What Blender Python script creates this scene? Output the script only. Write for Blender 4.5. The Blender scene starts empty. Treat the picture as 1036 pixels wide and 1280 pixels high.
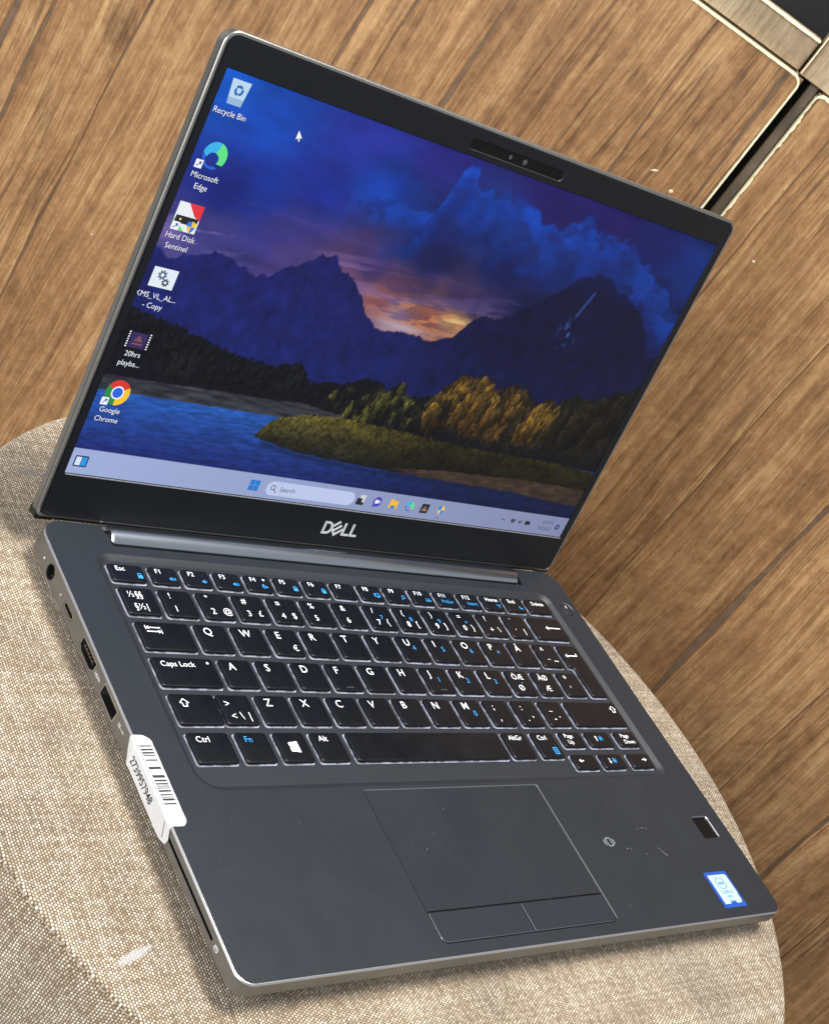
import bpy, bmesh, math, random
import numpy as np
from math import sin, cos, pi, radians
from mathutils import Matrix, Vector
from mathutils.geometry import tessellate_polygon

random.seed(7)
SC = bpy.context.scene
COL = SC.collection
MM = 0.001

# ------------------------------------------------------------------ camera
CAM_M = [[0.7416648, -0.0881324, -0.6649557, -0.302667], [-0.4212471, 0.7102659, -0.5639799, -0.1817527], [0.5220002, 0.6983947, 0.4896536, 0.3503446], [0.0, 0.0, 0.0, 1.0]]
cam_d = bpy.data.cameras.new('camera')
cam = bpy.data.objects.new('camera', cam_d)
COL.objects.link(cam)
cam.matrix_world = Matrix(CAM_M)
cam_d.sensor_fit = 'VERTICAL'
cam_d.sensor_height = 36.0
cam_d.lens = 36.0 * 1907.729 / 1280.0
cam_d.shift_x = (518 - 441.672) / 1280.0
cam_d.shift_y = -(640 - 663.66) / 1280.0
cam_d.clip_start = 0.01
cam_d.clip_end = 30
cam_d.dof.use_dof = True
cam_d.dof.focus_distance = 0.60
cam_d.dof.aperture_fstop = 80
SC.camera = cam

# ------------------------------------------------------------------ light
world = bpy.data.worlds.new('World')
SC.world = world
world.use_nodes = True
bg = world.node_tree.nodes['Background']
bg.inputs['Color'].default_value = (0.93, 0.96, 1.0, 1)
bg.inputs['Strength'].default_value = 0.52
SC.view_settings.view_transform = 'Standard'
SC.view_settings.look = 'None'
SC.view_settings.exposure = 0.0
SC.view_settings.gamma = 1.0


def area(name, loc, target, size, power, color):
    d = bpy.data.lights.new(name, 'AREA')
    d.shape = 'RECTANGLE'
    d.size, d.size_y = size
    d.energy = power
    d.color = color
    o = bpy.data.objects.new(name, d)
    COL.objects.link(o)
    o.location = loc
    o.rotation_euler = (Vector(target) - Vector(loc)).to_track_quat('-Z', 'Y').to_euler()
    return o


area('skylight', (0.30, 0.19, 1.58), (0.17, 0.1, 0.0), (0.5, 0.4), 40, (1.0, 0.955, 0.885))
area('left_fill', (-1.35, -0.12, 0.62), (0.15, 0.2, -0.05), (0.9, 0.8), 30, (1.0, 0.985, 0.96))  # fill lamp added on the left to brighten the panels and laptop flank


# ------------------------------------------------------------------ helpers
def lin(c):
    return tuple(((x / 255) / 12.92 if x / 255 <= 0.04045 else ((x / 255 + 0.055) / 1.055) ** 2.4) for x in c)


def nt(m):
    return m.node_tree.nodes, m.node_tree.links


def mat(name, color, rough=0.5, metal=0.0, spec=0.5, emit=None, estr=1.0, coat=0.0, noise=0.0, nscale=400, bump=0.0, bscale=3000, rvar=0.0):
    m = bpy.data.materials.new(name)
    m.use_nodes = True
    n, l = nt(m)
    b = n['Principled BSDF']
    b.inputs['Base Color'].default_value = (*color, 1)
    b.inputs['Roughness'].default_value = rough
    b.inputs['Metallic'].default_value = metal
    b.inputs['Specular IOR Level'].default_value = spec
    b.inputs['Coat Weight'].default_value = coat
    if emit is not None:
        b.inputs['Emission Color'].default_value = (*emit, 1)
        b.inputs['Emission Strength'].default_value = estr
    if noise or bump:
        tc = n.new('ShaderNodeTexCoord')
        if noise:
            nz = n.new('ShaderNodeTexNoise')
            nz.inputs['Scale'].default_value = nscale
            nz.inputs['Detail'].default_value = 5
            l.new(tc.outputs['Object'], nz.inputs['Vector'])
            mr = n.new('ShaderNodeMapRange')
            mr.inputs['From Min'].default_value = 0.3
            mr.inputs['From Max'].default_value = 0.7
            mr.inputs['To Min'].default_value = 1 - noise
            mr.inputs['To Max'].default_value = 1 + noise
            l.new(nz.outputs['Fac'], mr.inputs['Value'])
            mx = n.new('ShaderNodeVectorMath')
            mx.operation = 'SCALE'
            mx.inputs[0].default_value = color
            l.new(mr.outputs[0], mx.inputs['Scale'])
            l.new(mx.outputs[0], b.inputs['Base Color'])
        if rvar:
            n3 = n.new('ShaderNodeTexNoise')
            n3.inputs['Scale'].default_value = 22
            n3.inputs['Detail'].default_value = 6
            n3.inputs['Roughness'].default_value = .65
            n3.inputs['Distortion'].default_value = .8
            l.new(tc.outputs['Object'], n3.inputs['Vector'])
            m3 = n.new('ShaderNodeMapRange')
            m3.inputs['From Min'].default_value = 0.35
            m3.inputs['From Max'].default_value = 0.65
            m3.inputs['To Min'].default_value = rough - rvar
            m3.inputs['To Max'].default_value = rough + rvar
            l.new(n3.outputs['Fac'], m3.inputs['Value'])
            l.new(m3.outputs[0], b.inputs['Roughness'])
        if bump:
            n2 = n.new('ShaderNodeTexNoise')
            n2.inputs['Scale'].default_value = bscale
            n2.inputs['Detail'].default_value = 3
            l.new(tc.outputs['Object'], n2.inputs['Vector'])
            bp = n.new('ShaderNodeBump')
            bp.inputs['Strength'].default_value = bump
            bp.inputs['Distance'].default_value = 0.0001
            l.new(n2.outputs['Fac'], bp.inputs['Height'])
            l.new(bp.outputs[0], b.inputs['Normal'])
    return m


def emat(name, rgb, s=1.0):
    """something drawn by a lit display or lit from below"""
    return mat(name, (0.01, 0.01, 0.01), 0.4, emit=lin(rgb), estr=s, spec=0.3)


def mesh_obj(name, verts, faces, material=None, parent=None, loc=(0, 0, 0), rot=None, smooth=False, mats=None, fmat=None):
    me = bpy.data.meshes.new(name)
    me.from_pydata([tuple(v) for v in verts], [], faces)
    for m in (mats or ([material] if material else [])):
        me.materials.append(m)
    if fmat:
        me.polygons.foreach_set('material_index', fmat)
    if smooth:
        me.polygons.foreach_set('use_smooth', [True] * len(me.polygons))
    me.update()
    return link(name, me, parent, loc, rot)


def link(name, me, parent=None, loc=(0, 0, 0), rot=None):
    o = bpy.data.objects.new(name, me)
    COL.objects.link(o)
    o.location = loc
    if rot:
        o.rotation_euler = rot
    if parent:
        o.parent = parent
    return o


def autosmooth(o, deg=35):
    me = o.data
    me.polygons.foreach_set('use_smooth', [True] * len(me.polygons))
    try:
        me.set_sharp_from_angle(angle=radians(deg))
    except Exception:
        pass
    return o


def empty(name, loc, label, cat, group=None):
    o = bpy.data.objects.new(name, None)
    COL.objects.link(o)
    o.location = loc
    o.empty_display_size = 0.02
    o['label'] = label
    o['category'] = cat
    if group:
        o['group'] = group
    return o


def offset_poly(pts, d):
    """inward offset of a CCW polygon"""
    n = len(pts)
    out = []
    for i in range(n):
        p0, p1, p2 = (np.array(pts[(i - 1) % n], float), np.array(pts[i], float), np.array(pts[(i + 1) % n], float))
        a = (p1 - p0) / np.linalg.norm(p1 - p0)
        b = (p2 - p1) / np.linalg.norm(p2 - p1)
        na = np.array([-a[1], a[0]])
        nb = np.array([-b[1], b[0]])
        k = (na + nb) / max(1e-6, 1 + na @ nb)
        out.append(tuple(p1 + k * d))
    return out


def round_poly(pts, r, seg=4):
    n = len(pts)
    rr = r if isinstance(r, (list, tuple)) else [r] * n
    out = []
    for i in range(n):
        p0, p1, p2 = (np.array(pts[(i - 1) % n], float), np.array(pts[i], float), np.array(pts[(i + 1) % n], float))
        a = (p0 - p1)
        b = (p2 - p1)
        la, lb = np.linalg.norm(a), np.linalg.norm(b)
        a /= la
        b /= lb
        ang = math.acos(max(-1, min(1, a @ b)))
        rad = max(rr[i], 1e-3)
        t = min(rad / math.tan(ang / 2), la * 0.49, lb * 0.49)
        rad = t * math.tan(ang / 2)
        bis = a + b
        bis /= np.linalg.norm(bis)
        c = p1 + bis * (rad / math.sin(ang / 2))
        s, e = p1 + a * t - c, p1 + b * t - c
        a0, a1 = math.atan2(s[1], s[0]), math.atan2(e[1], e[0])
        da = a1 - a0
        while da > pi:
            da -= 2 * pi
        while da < -pi:
            da += 2 * pi
        for k in range(seg + 1):
            an = a0 + da * k / seg
            out.append((c[0] + rad * cos(an), c[1] + rad * sin(an)))
    return out


def rect(x0, y0, x1, y1):
    return [(x0, y0), (x1, y0), (x1, y1), (x0, y1)]


def rrect(x0, y0, x1, y1, r, seg=4):
    return round_poly(rect(x0, y0, x1, y1), r, seg)


def circle(cx, cy, r, n=24, ry=None):
    ry = ry or r
    return [(cx + r * cos(2 * pi * k / n), cy + ry * sin(2 * pi * k / n)) for k in range(n)]


def loft(levels, cap0=True, cap1=True):
    """levels: list of (loop2d, z or list of z). returns verts (mm) , faces"""
    v, f = [], []
    n = len(levels[0][0])
    for lp, z in levels:
        for i, (x, y) in enumerate(lp):
            v.append((x, y, z[i] if isinstance(z, (list, tuple)) else z))
    for k in range(len(levels) - 1):
        a, b = k * n, (k + 1) * n
        for i in range(n):
            j = (i + 1) % n
            f.append((a + i, a + j, b + j, b + i))
    if cap0:
        f.append(tuple(range(n))[::-1])
    if cap1:
        f.append(tuple(range((len(levels) - 1) * n, len(levels) * n)))
    return v, f


def mm(v, org=(0, 0, 0)):
    return [((x - org[0]) * MM, (y - org[1]) * MM, (z - org[2]) * MM) for x, y, z in v]


def tess(loops, z):
    """flat sheet with holes, facing +z"""
    vv = [[Vector((x, y, 0)) for x, y in lp] for lp in loops]
    tris = tessellate_polygon(vv)
    v = [(x, y, z) for lp in loops for x, y in lp]
    f = []
    for t in tris:
        a, b, c = (v[i] for i in t)
        ar = (b[0] - a[0]) * (c[1] - a[1]) - (c[0] - a[0]) * (b[1] - a[1])
        if abs(ar) < 1e-9:
            continue
        f.append(t if ar > 0 else (t[0], t[2], t[1]))
    return v, f


def box(x0, x1, y0, y1, z0, z1):
    return loft([(rect(x0, y0, x1, y1), z0), (rect(x0, y0, x1, y1), z1)])


class Acc:
    def __init__(s):
        s.v, s.f = [], []

    def add(s, vf, fn=None):
        b = len(s.v)
        v, f = vf
        s.v += [fn(p) for p in v] if fn else list(v)
        s.f += [tuple(i + b for i in q) for q in f]
        return s

    def obj(s, name, material, parent=None, loc=(0, 0, 0), rot=None, org=(0, 0, 0)):
        return mesh_obj(name, mm(s.v, org), s.f, material, parent, loc, rot)


TXT = {}


def text_vf(s, size, bold=0.0, align='LEFT', shear=0.0, sx=1.0):
    """text as flat mesh in mm, baseline at y=0"""
    key = (s, size, bold, align, shear, sx)
    if key not in TXT:
        cu = bpy.data.curves.new('t', 'FONT')
        cu.body = s
        cu.size = size
        cu.align_x = align
        cu.offset = bold * size
        cu.shear = shear
        cu.resolution_u = 3
        cu.fill_mode = 'BOTH' if hasattr(cu, 'fill_mode') else cu.fill_mode
        ob = bpy.data.objects.new('t', cu)
        me = bpy.data.meshes.new_from_object(ob)
        v = [(p.co.x * sx, p.co.y, 0) for p in me.vertices]
        f = []
        for pl in me.polygons:
            q = tuple(pl.vertices)
            if pl.normal.z < 0:
                q = q[::-1]
            f.append(q)
        bpy.data.objects.remove(ob)
        bpy.data.curves.remove(cu)
        bpy.data.meshes.remove(me)
        TXT[key] = (v, f)
    return TXT[key]


class Print(Acc):
    """flat print: polygons and text lying at height z over a surface"""
    def __init__(s, z=0.03):
        super().__init__()
        s.z = z

    def poly(s, pts, dz=0.0):
        b = len(s.v)
        s.v += [(x, y, s.z + dz) for x, y in pts]
        ar = sum(pts[i][0] * pts[(i + 1) % len(pts)][1] - pts[(i + 1) % len(pts)][0] * pts[i][1] for i in range(len(pts)))
        q = tuple(range(b, b + len(pts)))
        s.f.append(q if ar > 0 else q[::-1])
        return s

    def ring(s, a, b, dz=0.0):
        v, f = tess([a, b], s.z + dz)
        return s.add((v, f))

    def line(s, x0, y0, x1, y1, w, dz=0.0):
        dx, dy = x1 - x0, y1 - y0
        L = math.hypot(dx, dy) or 1
        nx, ny = -dy / L * w / 2, dx / L * w / 2
        return s.poly([(x0 + nx, y0 + ny), (x0 - nx, y0 - ny), (x1 - nx, y1 - ny), (x1 + nx, y1 + ny)], dz)

    def path(s, pts, w, closed=False):
        n = len(pts)
        for i in range(n if closed else n - 1):
            s.line(*pts[i], *pts[(i + 1) % n], w, dz=0.0007 * (i % 3))
        return s

    def text(s, t, x, y, size, bold=0.0, align='LEFT', shear=0.0, sx=1.0, rot=0.0, dz=0.0):
        c, sn = cos(rot), sin(rot)
        return s.add(text_vf(t, size, bold, align, shear, sx), lambda p: (x + p[0] * c - p[1] * sn, y + p[0] * sn + p[1] * c, s.z + dz))


# ------------------------------------------------------------------ materials
M_deck = mat('deck_soft_touch', (0.0145, 0.019, 0.0265), 0.44, spec=0.31, noise=0.22, nscale=1500, bump=0.5, bscale=3500, rvar=.045)
M_tray = mat('tray_plastic', (0.018, 0.022, 0.029), 0.45, spec=0.36, noise=0.06, nscale=60, bump=0.2, bscale=2500)
M_pad = mat('touchpad_glass', (0.0150, 0.019, 0.0262), 0.42, spec=0.31, noise=0.15, nscale=1500, rvar=.045)
M_key = mat('key_plastic', (0.0035, 0.0048, 0.0075), 0.30, spec=0.32, noise=0.25, nscale=70, bump=0.15, bscale=4000, rvar=.08)
M_side = mat('brushed_magnesium', (0.20, 0.197, 0.193), 0.40, 0.75, noise=0.07, nscale=200)
M_trim = mat('polished_edge', (0.60, 0.61, 0.63), 0.34, 1.0)
M_barrel = mat('hinge_metal', (0.42, 0.46, 0.52), 0.24, 1.0)
M_padtrim = mat('touchpad_trim', (0.34, 0.35, 0.37), 0.28, 1.0)
M_bezel = mat('bezel_plastic', (0.006, 0.007, 0.010), 0.45, spec=0.25, noise=0.1, nscale=40)
M_lidrim = mat('lid_rim', (0.30, 0.295, 0.285), 0.32, 0.85, noise=0.06, nscale=120)
M_lidrub = mat('lid_rubber', (0.008, 0.009, 0.010), 0.35)
M_dark = mat('port_dark', (0.006, 0.006, 0.007), 0.4)
M_steel = mat('port_steel', (0.55, 0.55, 0.56), 0.28, 1.0)
M_gold = mat('port_contact', (0.7, 0.6, 0.4), 0.3, 1.0)
M_leg = mat('legend_white', (0.75, 0.77, 0.8), 0.5, emit=(0.85, 0.9, 1.0), estr=0.35)
M_blue = mat('legend_blue', (0.02, 0.25, 0.60), 0.5, emit=(0.02, 0.33, 0.85), estr=0.35)
M_paper = mat('label_paper', (0.54, 0.55, 0.565), 0.42, noise=0.03, nscale=80)
M_ink = mat('label_ink', (0.02, 0.02, 0.03), 0.5)
M_silver = mat('logo_silver', (0.74, 0.77, 0.80), 0.4, 0.35)
M_lens_pre = mat('button_ring', (0.35, 0.36, 0.38), 0.3, 1.0)
M_mark = mat('port_mark', (0.7, 0.7, 0.7), 0.5)


def glow_material():
    m = bpy.data.materials.new('key_backlight')
    m.use_nodes = True
    n, l = nt(m)
    b = n['Principled BSDF']
    b.inputs['Base Color'].default_value = (0.3, 0.3, 0.35, 1)
    g = n.new('ShaderNodeNewGeometry')
    z = n.new('ShaderNodeTexNoise')
    z.inputs['Scale'].default_value = 240
    z.inputs['Detail'].default_value = 2
    l.new(g.outputs['Position'], z.inputs['Vector'])
    mr = n.new('ShaderNodeMapRange')
    mr.inputs['From Min'].default_value = 0.44
    mr.inputs['From Max'].default_value = 0.58
    mr.inputs['To Min'].default_value = 0.03
    mr.inputs['To Max'].default_value = 0.42
    l.new(z.outputs['Fac'], mr.inputs['Value'])
    b.inputs['Emission Color'].default_value = (0.72, 0.74, 1.0, 1)
    l.new(mr.outputs[0], b.inputs['Emission Strength'])
    return m


M_glow = glow_material()

# ================================================================== LAPTOP
W, D = 304.7, 207.5
LOC = (0.15235, 0.10375, -0.0140)
laptop = empty('laptop', LOC, 'open dark grey laptop with lit screen resting on the round beige fabric pouf', 'laptop')
OFF = (-LOC[0], -LOC[1], -LOC[2])


def part(name, vf, m, smooth=None):
    o = mesh_obj(name, mm(vf[0]), vf[1], m, laptop, OFF)
    if smooth:
        autosmooth(o, smooth)
    return o


# ---- base body: closed solid with port holes
RAD = [6.5, 6.5, 10, 10]
outline = lambda d: round_poly(offset_poly(rect(0, 0, W, D), d) if d else rect(0, 0, W, D), [max(.4, r - d) for r in RAD], 10)
zw = lambda lp: [-(6.4 + 3.4 * min(1, max(0, y / D * 1.5))) for x, y in lp]
o0 = outline(0)
levels = [(outline(2.6), -2.4), (outline(2.6), -0.62), (outline(0.02), -0.62), (o0, -0.75), (o0, zw(o0)),
          (outline(1.2), [z - 1.2 for z in zw(o0)]), (outline(7), -12.2)]
bv, bf = loft(levels)
body = mesh_obj('base_shell', mm(bv), [q[::-1] for q in bf], M_side)
bm = bmesh.new()
bm.from_mesh(body.data)
bmesh.ops.recalc_face_normals(bm, faces=bm.faces)
bm.to_mesh(body.data)
bm.free()


def xprism(poly_yz, x0, x1):
    """prism along x from outline in (y,z)"""
    n = len(poly_yz)
    v = [(x0, y, z) for y, z in poly_yz] + [(x1, y, z) for y, z in poly_yz]
    f = [tuple(range(n)), tuple(range(n, 2 * n))[::-1]] + [(i, (i + 1) % n, n + (i + 1) % n, n + i) for i in range(n)]
    return v, f


def cut(body, vf):
    c = mesh_obj('cutter', mm(vf[0]), vf[1], M_dark)
    b = bmesh.new()
    b.from_mesh(c.data)
    bmesh.ops.recalc_face_normals(b, faces=b.faces)
    b.to_mesh(c.data)
    b.free()
    md = body.modifiers.new('b', 'BOOLEAN')
    md.operation = 'DIFFERENCE'
    md.solver = 'EXACT'
    md.object = c
    return c


YJ, ZJ, RJ = 183.8, -5.6, 3.3
jack = circle(YJ, ZJ, RJ, 24)
usbc = rrect(158.6, -6.5, 167.8, -3.5, 1.5, 5)
hdmi = [(134.0, -2.0), (134.0, -6.0), (136.4, -7.6), (146.2, -7.6), (148.6, -6.0), (148.6, -2.0)]
hdmi = round_poly(hdmi, .35, 2)
usba = rrect(111.6, -7.6, 125.8, -1.7, .4, 2)
slot = rrect(19.5, -4.3, 96.0, -3.0, .6, 3)
cutters = [cut(body, xprism(q, -3, dep)) for q, dep in ((jack, 11), (usbc, 7), (hdmi, 10), (usba, 11), (slot, 12))]
dg = bpy.context.evaluated_depsgraph_get()
me = bpy.data.meshes.new_from_object(body.evaluated_get(dg))
old = body.data
body.modifiers.clear()
body.data = me
for c in cutters:
    bpy.data.objects.remove(c)
body.data.name = 'base_shell'
body.parent = laptop
body.location = OFF
autosmooth(body, 30)


def liner(name, poly, depth, m, inset=0.12, wall=0.35, parent=None):
    """metal or plastic sleeve inside a port hole, open to the left"""
    a = Acc()
    pin = offset_poly(poly[::-1] if False else poly, 0)
    cx = sum(q[0] for q in poly) / len(poly)
    cz = sum(q[1] for q in poly) / len(poly)

    def sc(k):
        w = max(abs(q[0] - cx) for q in poly)
        h = max(abs(q[1] - cz) for q in poly)
        return [(cx + (q[0] - cx) * (w - k) / w, cz + (q[1] - cz) * (h - k) / h) for q in poly]
    p0, p1 = sc(inset), sc(inset + wall)
    n = len(poly)
    v = [(0.1, *q) for q in p0] + [(0.1, *q) for q in p1] + [(depth, *q) for q in p1]
    f = []
    for i in range(n):
        j = (i + 1) % n
        f += [(i, j, n + j, n + i), (n + i, n + j, 2 * n + j, 2 * n + i)]
    f.append(tuple(range(2 * n, 3 * n)))
    o = mesh_obj(name, mm(v), f, m, parent or laptop, OFF if not parent else (0, 0, 0))
    autosmooth(o, 40)
    return o


pj = liner('power_jack', jack, 9, M_dark)
mesh_obj('pin', mm(xprism(circle(YJ, ZJ, 0.75, 12), 2.0, 9)[0]), xprism(circle(YJ, ZJ, 0.75, 12), 2.0, 9)[1], M_steel, pj)
mesh_obj('contact', mm(xprism(circle(YJ, ZJ - 2.0, 0.5, 8), 1.5, 9)[0]), xprism(circle(YJ, ZJ - 2.0, 0.5, 8), 1.5, 9)[1], M_steel, pj)
pc = liner('usb_c_port', usbc, 6, M_steel, inset=0.25, wall=0.3)
q = xprism(rrect(160.4, -5.3, 166.0, -4.7, .25, 2), 1.2, 6)
mesh_obj('contact', mm(q[0]), q[1], M_dark, pc)
ph = liner('hdmi_port', hdmi, 9, M_steel, inset=.1, wall=.45)
q = xprism(rect(136.4, -5.3, 146.2, -4.3), .5, 9)
mesh_obj('tongue', mm(q[0]), q[1], M_lidrub, ph)
for k in range(5):
    q = xprism(rect(137.3 + k * 1.9, -4.25, 138.1 + k * 1.9, -4.0), .35, 8)
    mesh_obj('contact', mm(q[0]), q[1], M_gold, ph)
pu = liner('usb_port', usba, 10, M_steel, inset=.1, wall=.55)
q = xprism(rect(113.2, -3.9, 124.2, -2.5), 1.0, 10)
mesh_obj('tongue', mm(q[0]), q[1], M_dark, pu)
for k in range(4):
    q = xprism(rect(114.0 + k * 2.6, -2.45, 115.4 + k * 2.6, -2.25), .7, 9)
    mesh_obj('contact', mm(q[0]), q[1], M_gold, pu)
ps = liner('card_slot', slot, 11, M_dark, inset=.02, wall=.05)


def side_print(name, fn, x=-0.03):
    """print on the left flank: drawn in (y to the right when seen from outside = decreasing y, z)"""
    p = Print(0)
    fn(p)
    v = [(x, -a, b) for a, b, c in p.v]
    return mesh_obj(name, mm(v), p.f, M_mark, laptop, OFF)


def flip(p):
    pass


side_print('status_light', lambda p: p.poly(circle(-191.3, -5.6, 0.55, 10)))
side_print('port_mark', lambda p: (p.path([(-172.4, -6.1), (-171.2, -4.8)], .35), p.path([(-172.2, -4.9), (-171.3, -6.0)], .35), p.poly(circle(-171.7, -5.4, .35, 8))))
side_print('port_mark', lambda p: p.text('HDMI', -130.6, -5.2, 1.9, 0.01, 'CENTER'))
side_print('port_mark', lambda p: (p.text('SS', -107.6, -4.6, 2.0, 0.01, 'CENTER'), p.line(-106.4, -4.1, -103.4, -4.1, .22), p.line(-104.6, -3.3, -103.8, -4.0, .2)))
side_print('port_mark', lambda p: (p.path([(-17.4, -4.4), (-15.2, -4.4), (-15.2, -2.9), (-17.4, -2.9)], .25, True), p.line(-17.2, -3.4, -15.4, -3.4, .3)))

# ---- polished edge trim around the deck top
trim_levels = [(o0, -0.75), (o0, -0.45), (outline(0.5), 0.0), (outline(0.62), 0.0)]
part('edge_trim', loft(trim_levels, False, False), M_trim, 60)

# ---- deck plate with notch for the hinge and holes
x0n, x1n, yn = 30.3, 273.0, 195.6
din = outline(0.6)
top_pts = []
done = False
rear = [q for q in din]
# din order: corners FL, FR, RR, RL (CCW) ; insert the notch between RR and RL
k_rr = 33
loopd = rear[:33] + [(x1n + 1.2, D - .6), (x1n + 0.2, yn + .8), (x1n - .6, yn), (x0n + .3, yn), (x0n - .3, yn + 0.6), (x0n - 2.0, D - .6)] + rear[33:]
TR = (18.6, 75.2, 287.2, 191.0)
tray_out = round_poly(rect(*TR), [11, 6, 7, 7], 8)
PADX0, PADX1, PADY0, PADY1 = 93.8, 192.9, 5.9, 73.3
pad_hole = round_poly(rect(PADX0 - .35, PADY0 - .35, PADX1 + .35, PADY1 + .35), [3, 3, 1.2, 1.2], 5)
FP = (283.2, 40.4, 295.0, 52.7)
fp_hole = rrect(*FP, 1.2, 4)
pw_hole = circle(296.3, 181.0, 4.6, 28)
deck = part('deck_plate', tess([loopd, tray_out, pad_hole, fp_hole, pw_hole], 0.0), M_deck)
# notch walls
nw = loopd[33:39]
v = [(x, y, 0) for x, y in nw] + [(x, y, -6) for x, y in nw]
f = [(i, i + 1, 7 + i, 6 + i) for i in range(5)]
mesh_obj('notch_wall', mm(v), f, M_dark, deck)
# tray: slope + floor
sl = [(tray_out, 0.0), (round_poly(offset_poly(rect(*TR), 1.2), [10, 5, 6, 6], 8), -0.55), (round_poly(offset_poly(rect(*TR), 2.6), [8, 4, 5, 5], 8), -1.3)]
part('keyboard_tray', loft([(a, b) for a, b in sl], False, True), M_tray)


def hole_chamfer(name, loop_out, loop_in, z1, z2, m):
    n = len(loop_out)
    v, f = loft([(loop_out, 0.0), (loop_in, z1), (loop_in, z2)], False, False)
    return part(name, (v, f), m)


pad_in = round_poly(rect(PADX0 - .02, PADY0 - .02, PADX1 + .02, PADY1 + .02), [2.8, 2.8, 1, 1], 5)
hole_chamfer('touchpad_edge', pad_hole, pad_in, -0.30, -0.9, M_padtrim)
v, f = loft([(round_poly(rect(PADX0 + .1, 19.4, PADX1 - .1, PADY1 - .1), [.3, .3, .9, .9], 4), -1.2), (round_poly(rect(PADX0 + .1, 19.4, PADX1 - .1, PADY1 - .1), [.3, .3, .9, .9], 4), -0.22)])
part('touchpad', (v, f), M_pad)
XM = 143.3
M_btn = mat('touchpad_button', (0.0155, 0.0205, 0.029), 0.41, spec=0.33)


def button(x0, x1, radii):
    L = lambda d: round_poly(offset_poly(rect(x0, PADY0 + .35, x1, 18.7), d), [max(.15, r - d) for r in radii], 4)
    v, f = loft([(L(0), -1.2), (L(0), -0.28), (L(.16), -0.10), (L(.4), -0.08)], True, True)
    fm = [0] * len(f)
    n = len(L(0))
    for k in range(n, 2 * n):
        fm[k] = 1
    o = mesh_obj('touchpad_button', mm(v), f, None, laptop, OFF, mats=[M_btn, M_padtrim], fmat=fm)
    return o


button(PADX0 + .3, XM - .3, [2.6, .3, .3, .3])
button(XM + .3, PADX1 - .3, [.3, 2.6, .3, .3])
# dark gap under the pad parts
q = tess([pad_in], -0.88)
part('touchpad_well', q, M_dark)
# fingerprint reader
fi = rrect(FP[0] + .5, FP[1] + .5, FP[2] - .5, FP[3] - .5, 1.0, 4)
fr = part('fingerprint_reader', loft([(rrect(FP[0] + .5, FP[1] + .5, FP[2] - .5, FP[3] - .5, 1.0, 4), -1.2), (fi, -0.75)]), mat('reader_glass', (0.003, 0.003, 0.004), 0.4, spec=.15))
v, f = loft([(fp_hole, 0.0), (rrect(FP[0] + .45, FP[1] + .45, FP[2] - .45, FP[3] - .45, 1.0, 4), -0.35), (rrect(FP[0] + .45, FP[1] + .45, FP[2] - .45, FP[3] - .45, 1.0, 4), -0.8)], False, False)
mesh_obj('bezel', mm(v), f, M_padtrim, fr)
# power button
pb = part('power_button', loft([(circle(296.3, 181.0, 4.1, 28), -.9), (circle(296.3, 181.0, 4.1, 28), -.12), (circle(296.3, 181.0, 3.8, 28), 0.0)]), M_deck)
v, f = loft([(pw_hole, 0), (circle(296.3, 181.0, 4.3, 28), -.3), (circle(296.3, 181.0, 4.3, 28), -.9)], False, False)
mesh_obj('ring', mm(v), f, M_lens_pre, pb)
p = Print(0.03).line(296.2, 181.6, 296.0, 183.4, .45)
mesh_obj('mark', mm(p.v), p.f, M_leg, pb)
# wireless/card mark on the palm rest
p = Print(0.03)
cx, cy = 216.6, 42.6
p.ring(rrect(cx - 1.5, cy - 2.2, cx + 1.5, cy + 2.2, .6), rrect(cx - 1.15, cy - 1.85, cx + 1.15, cy + 1.85, .4))
for s in (-1, 1):
    for r, h in ((2.3, 1.6), (3.0, 1.1)):
        p.path([(cx + s * r, cy - h), (cx + s * (r + .25), cy), (cx + s * r, cy + h)], .28)
part('contactless_mark', (p.v, p.f), mat('faint_mark', (0.30, 0.32, 0.34), 0.5))
# faint scuffs worn into the palm rest
p = Print(0.02)
rs = random.Random(3)
for (x, y, a, L) in [(246, 38, -1.0, 5.5), (247.5, 36, -.9, 3), (225, 39, -.3, 1.6), (227.5, 38, .8, 1.3), (240, 48, .2, 1.2), (243, 48.4, .1, 1.5), (245.5, 48, .3, 1.0), (236, 35, 1, .8), (230, 62, 0, .6), (118, 52, 1, .5), (130, 63, .2, .7), (110, 45, .9, .8), (262, 70, 1, .5), (55, 60, 1, .4), (205, 12, .5, .6), (30, 150, 0, .5)]:
    p.line(x, y, x + L * cos(a), y + L * sin(a), .16 + .1 * rs.random(), dz=.001 * rs.random())
for k in range(60):
    x, y = rs.uniform(8, 296), rs.uniform(6, 73)
    p.poly(circle(x, y, rs.uniform(.06, .16), 5), dz=.002 + .00005 * k)
o = part('scuff_marks', (p.v, p.f), mat('scuff', (0.16, 0.17, 0.19), 0.6))
o['kind'] = 'stuff'

# ---- hinge barrel
n = 24
v = []
for x, r in ((x0n + .6, 5.3), (x0n + 1.2, 6.0), (x1n - 1.6, 6.0), (x1n - .9, 5.3)):
    v += [(x, 203.2 + r * cos(2 * pi * k / n), -4.0 + r * sin(2 * pi * k / n)) for k in range(n)]
f = [tuple(range(n)), tuple(range(3 * n, 4 * n))[::-1]]
for a in range(3):
    f += [(a * n + i, (a + 1) * n + i, (a + 1) * n + (i + 1) % n, a * n + (i + 1) % n) for i in range(n)]
part('hinge_barrel', (v, f), M_barrel, 40)
part('hinge_well', box(x0n - 2.4, x1n + 2.0, yn + .2, D - 1.0, -12, -6.2), M_dark)

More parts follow.
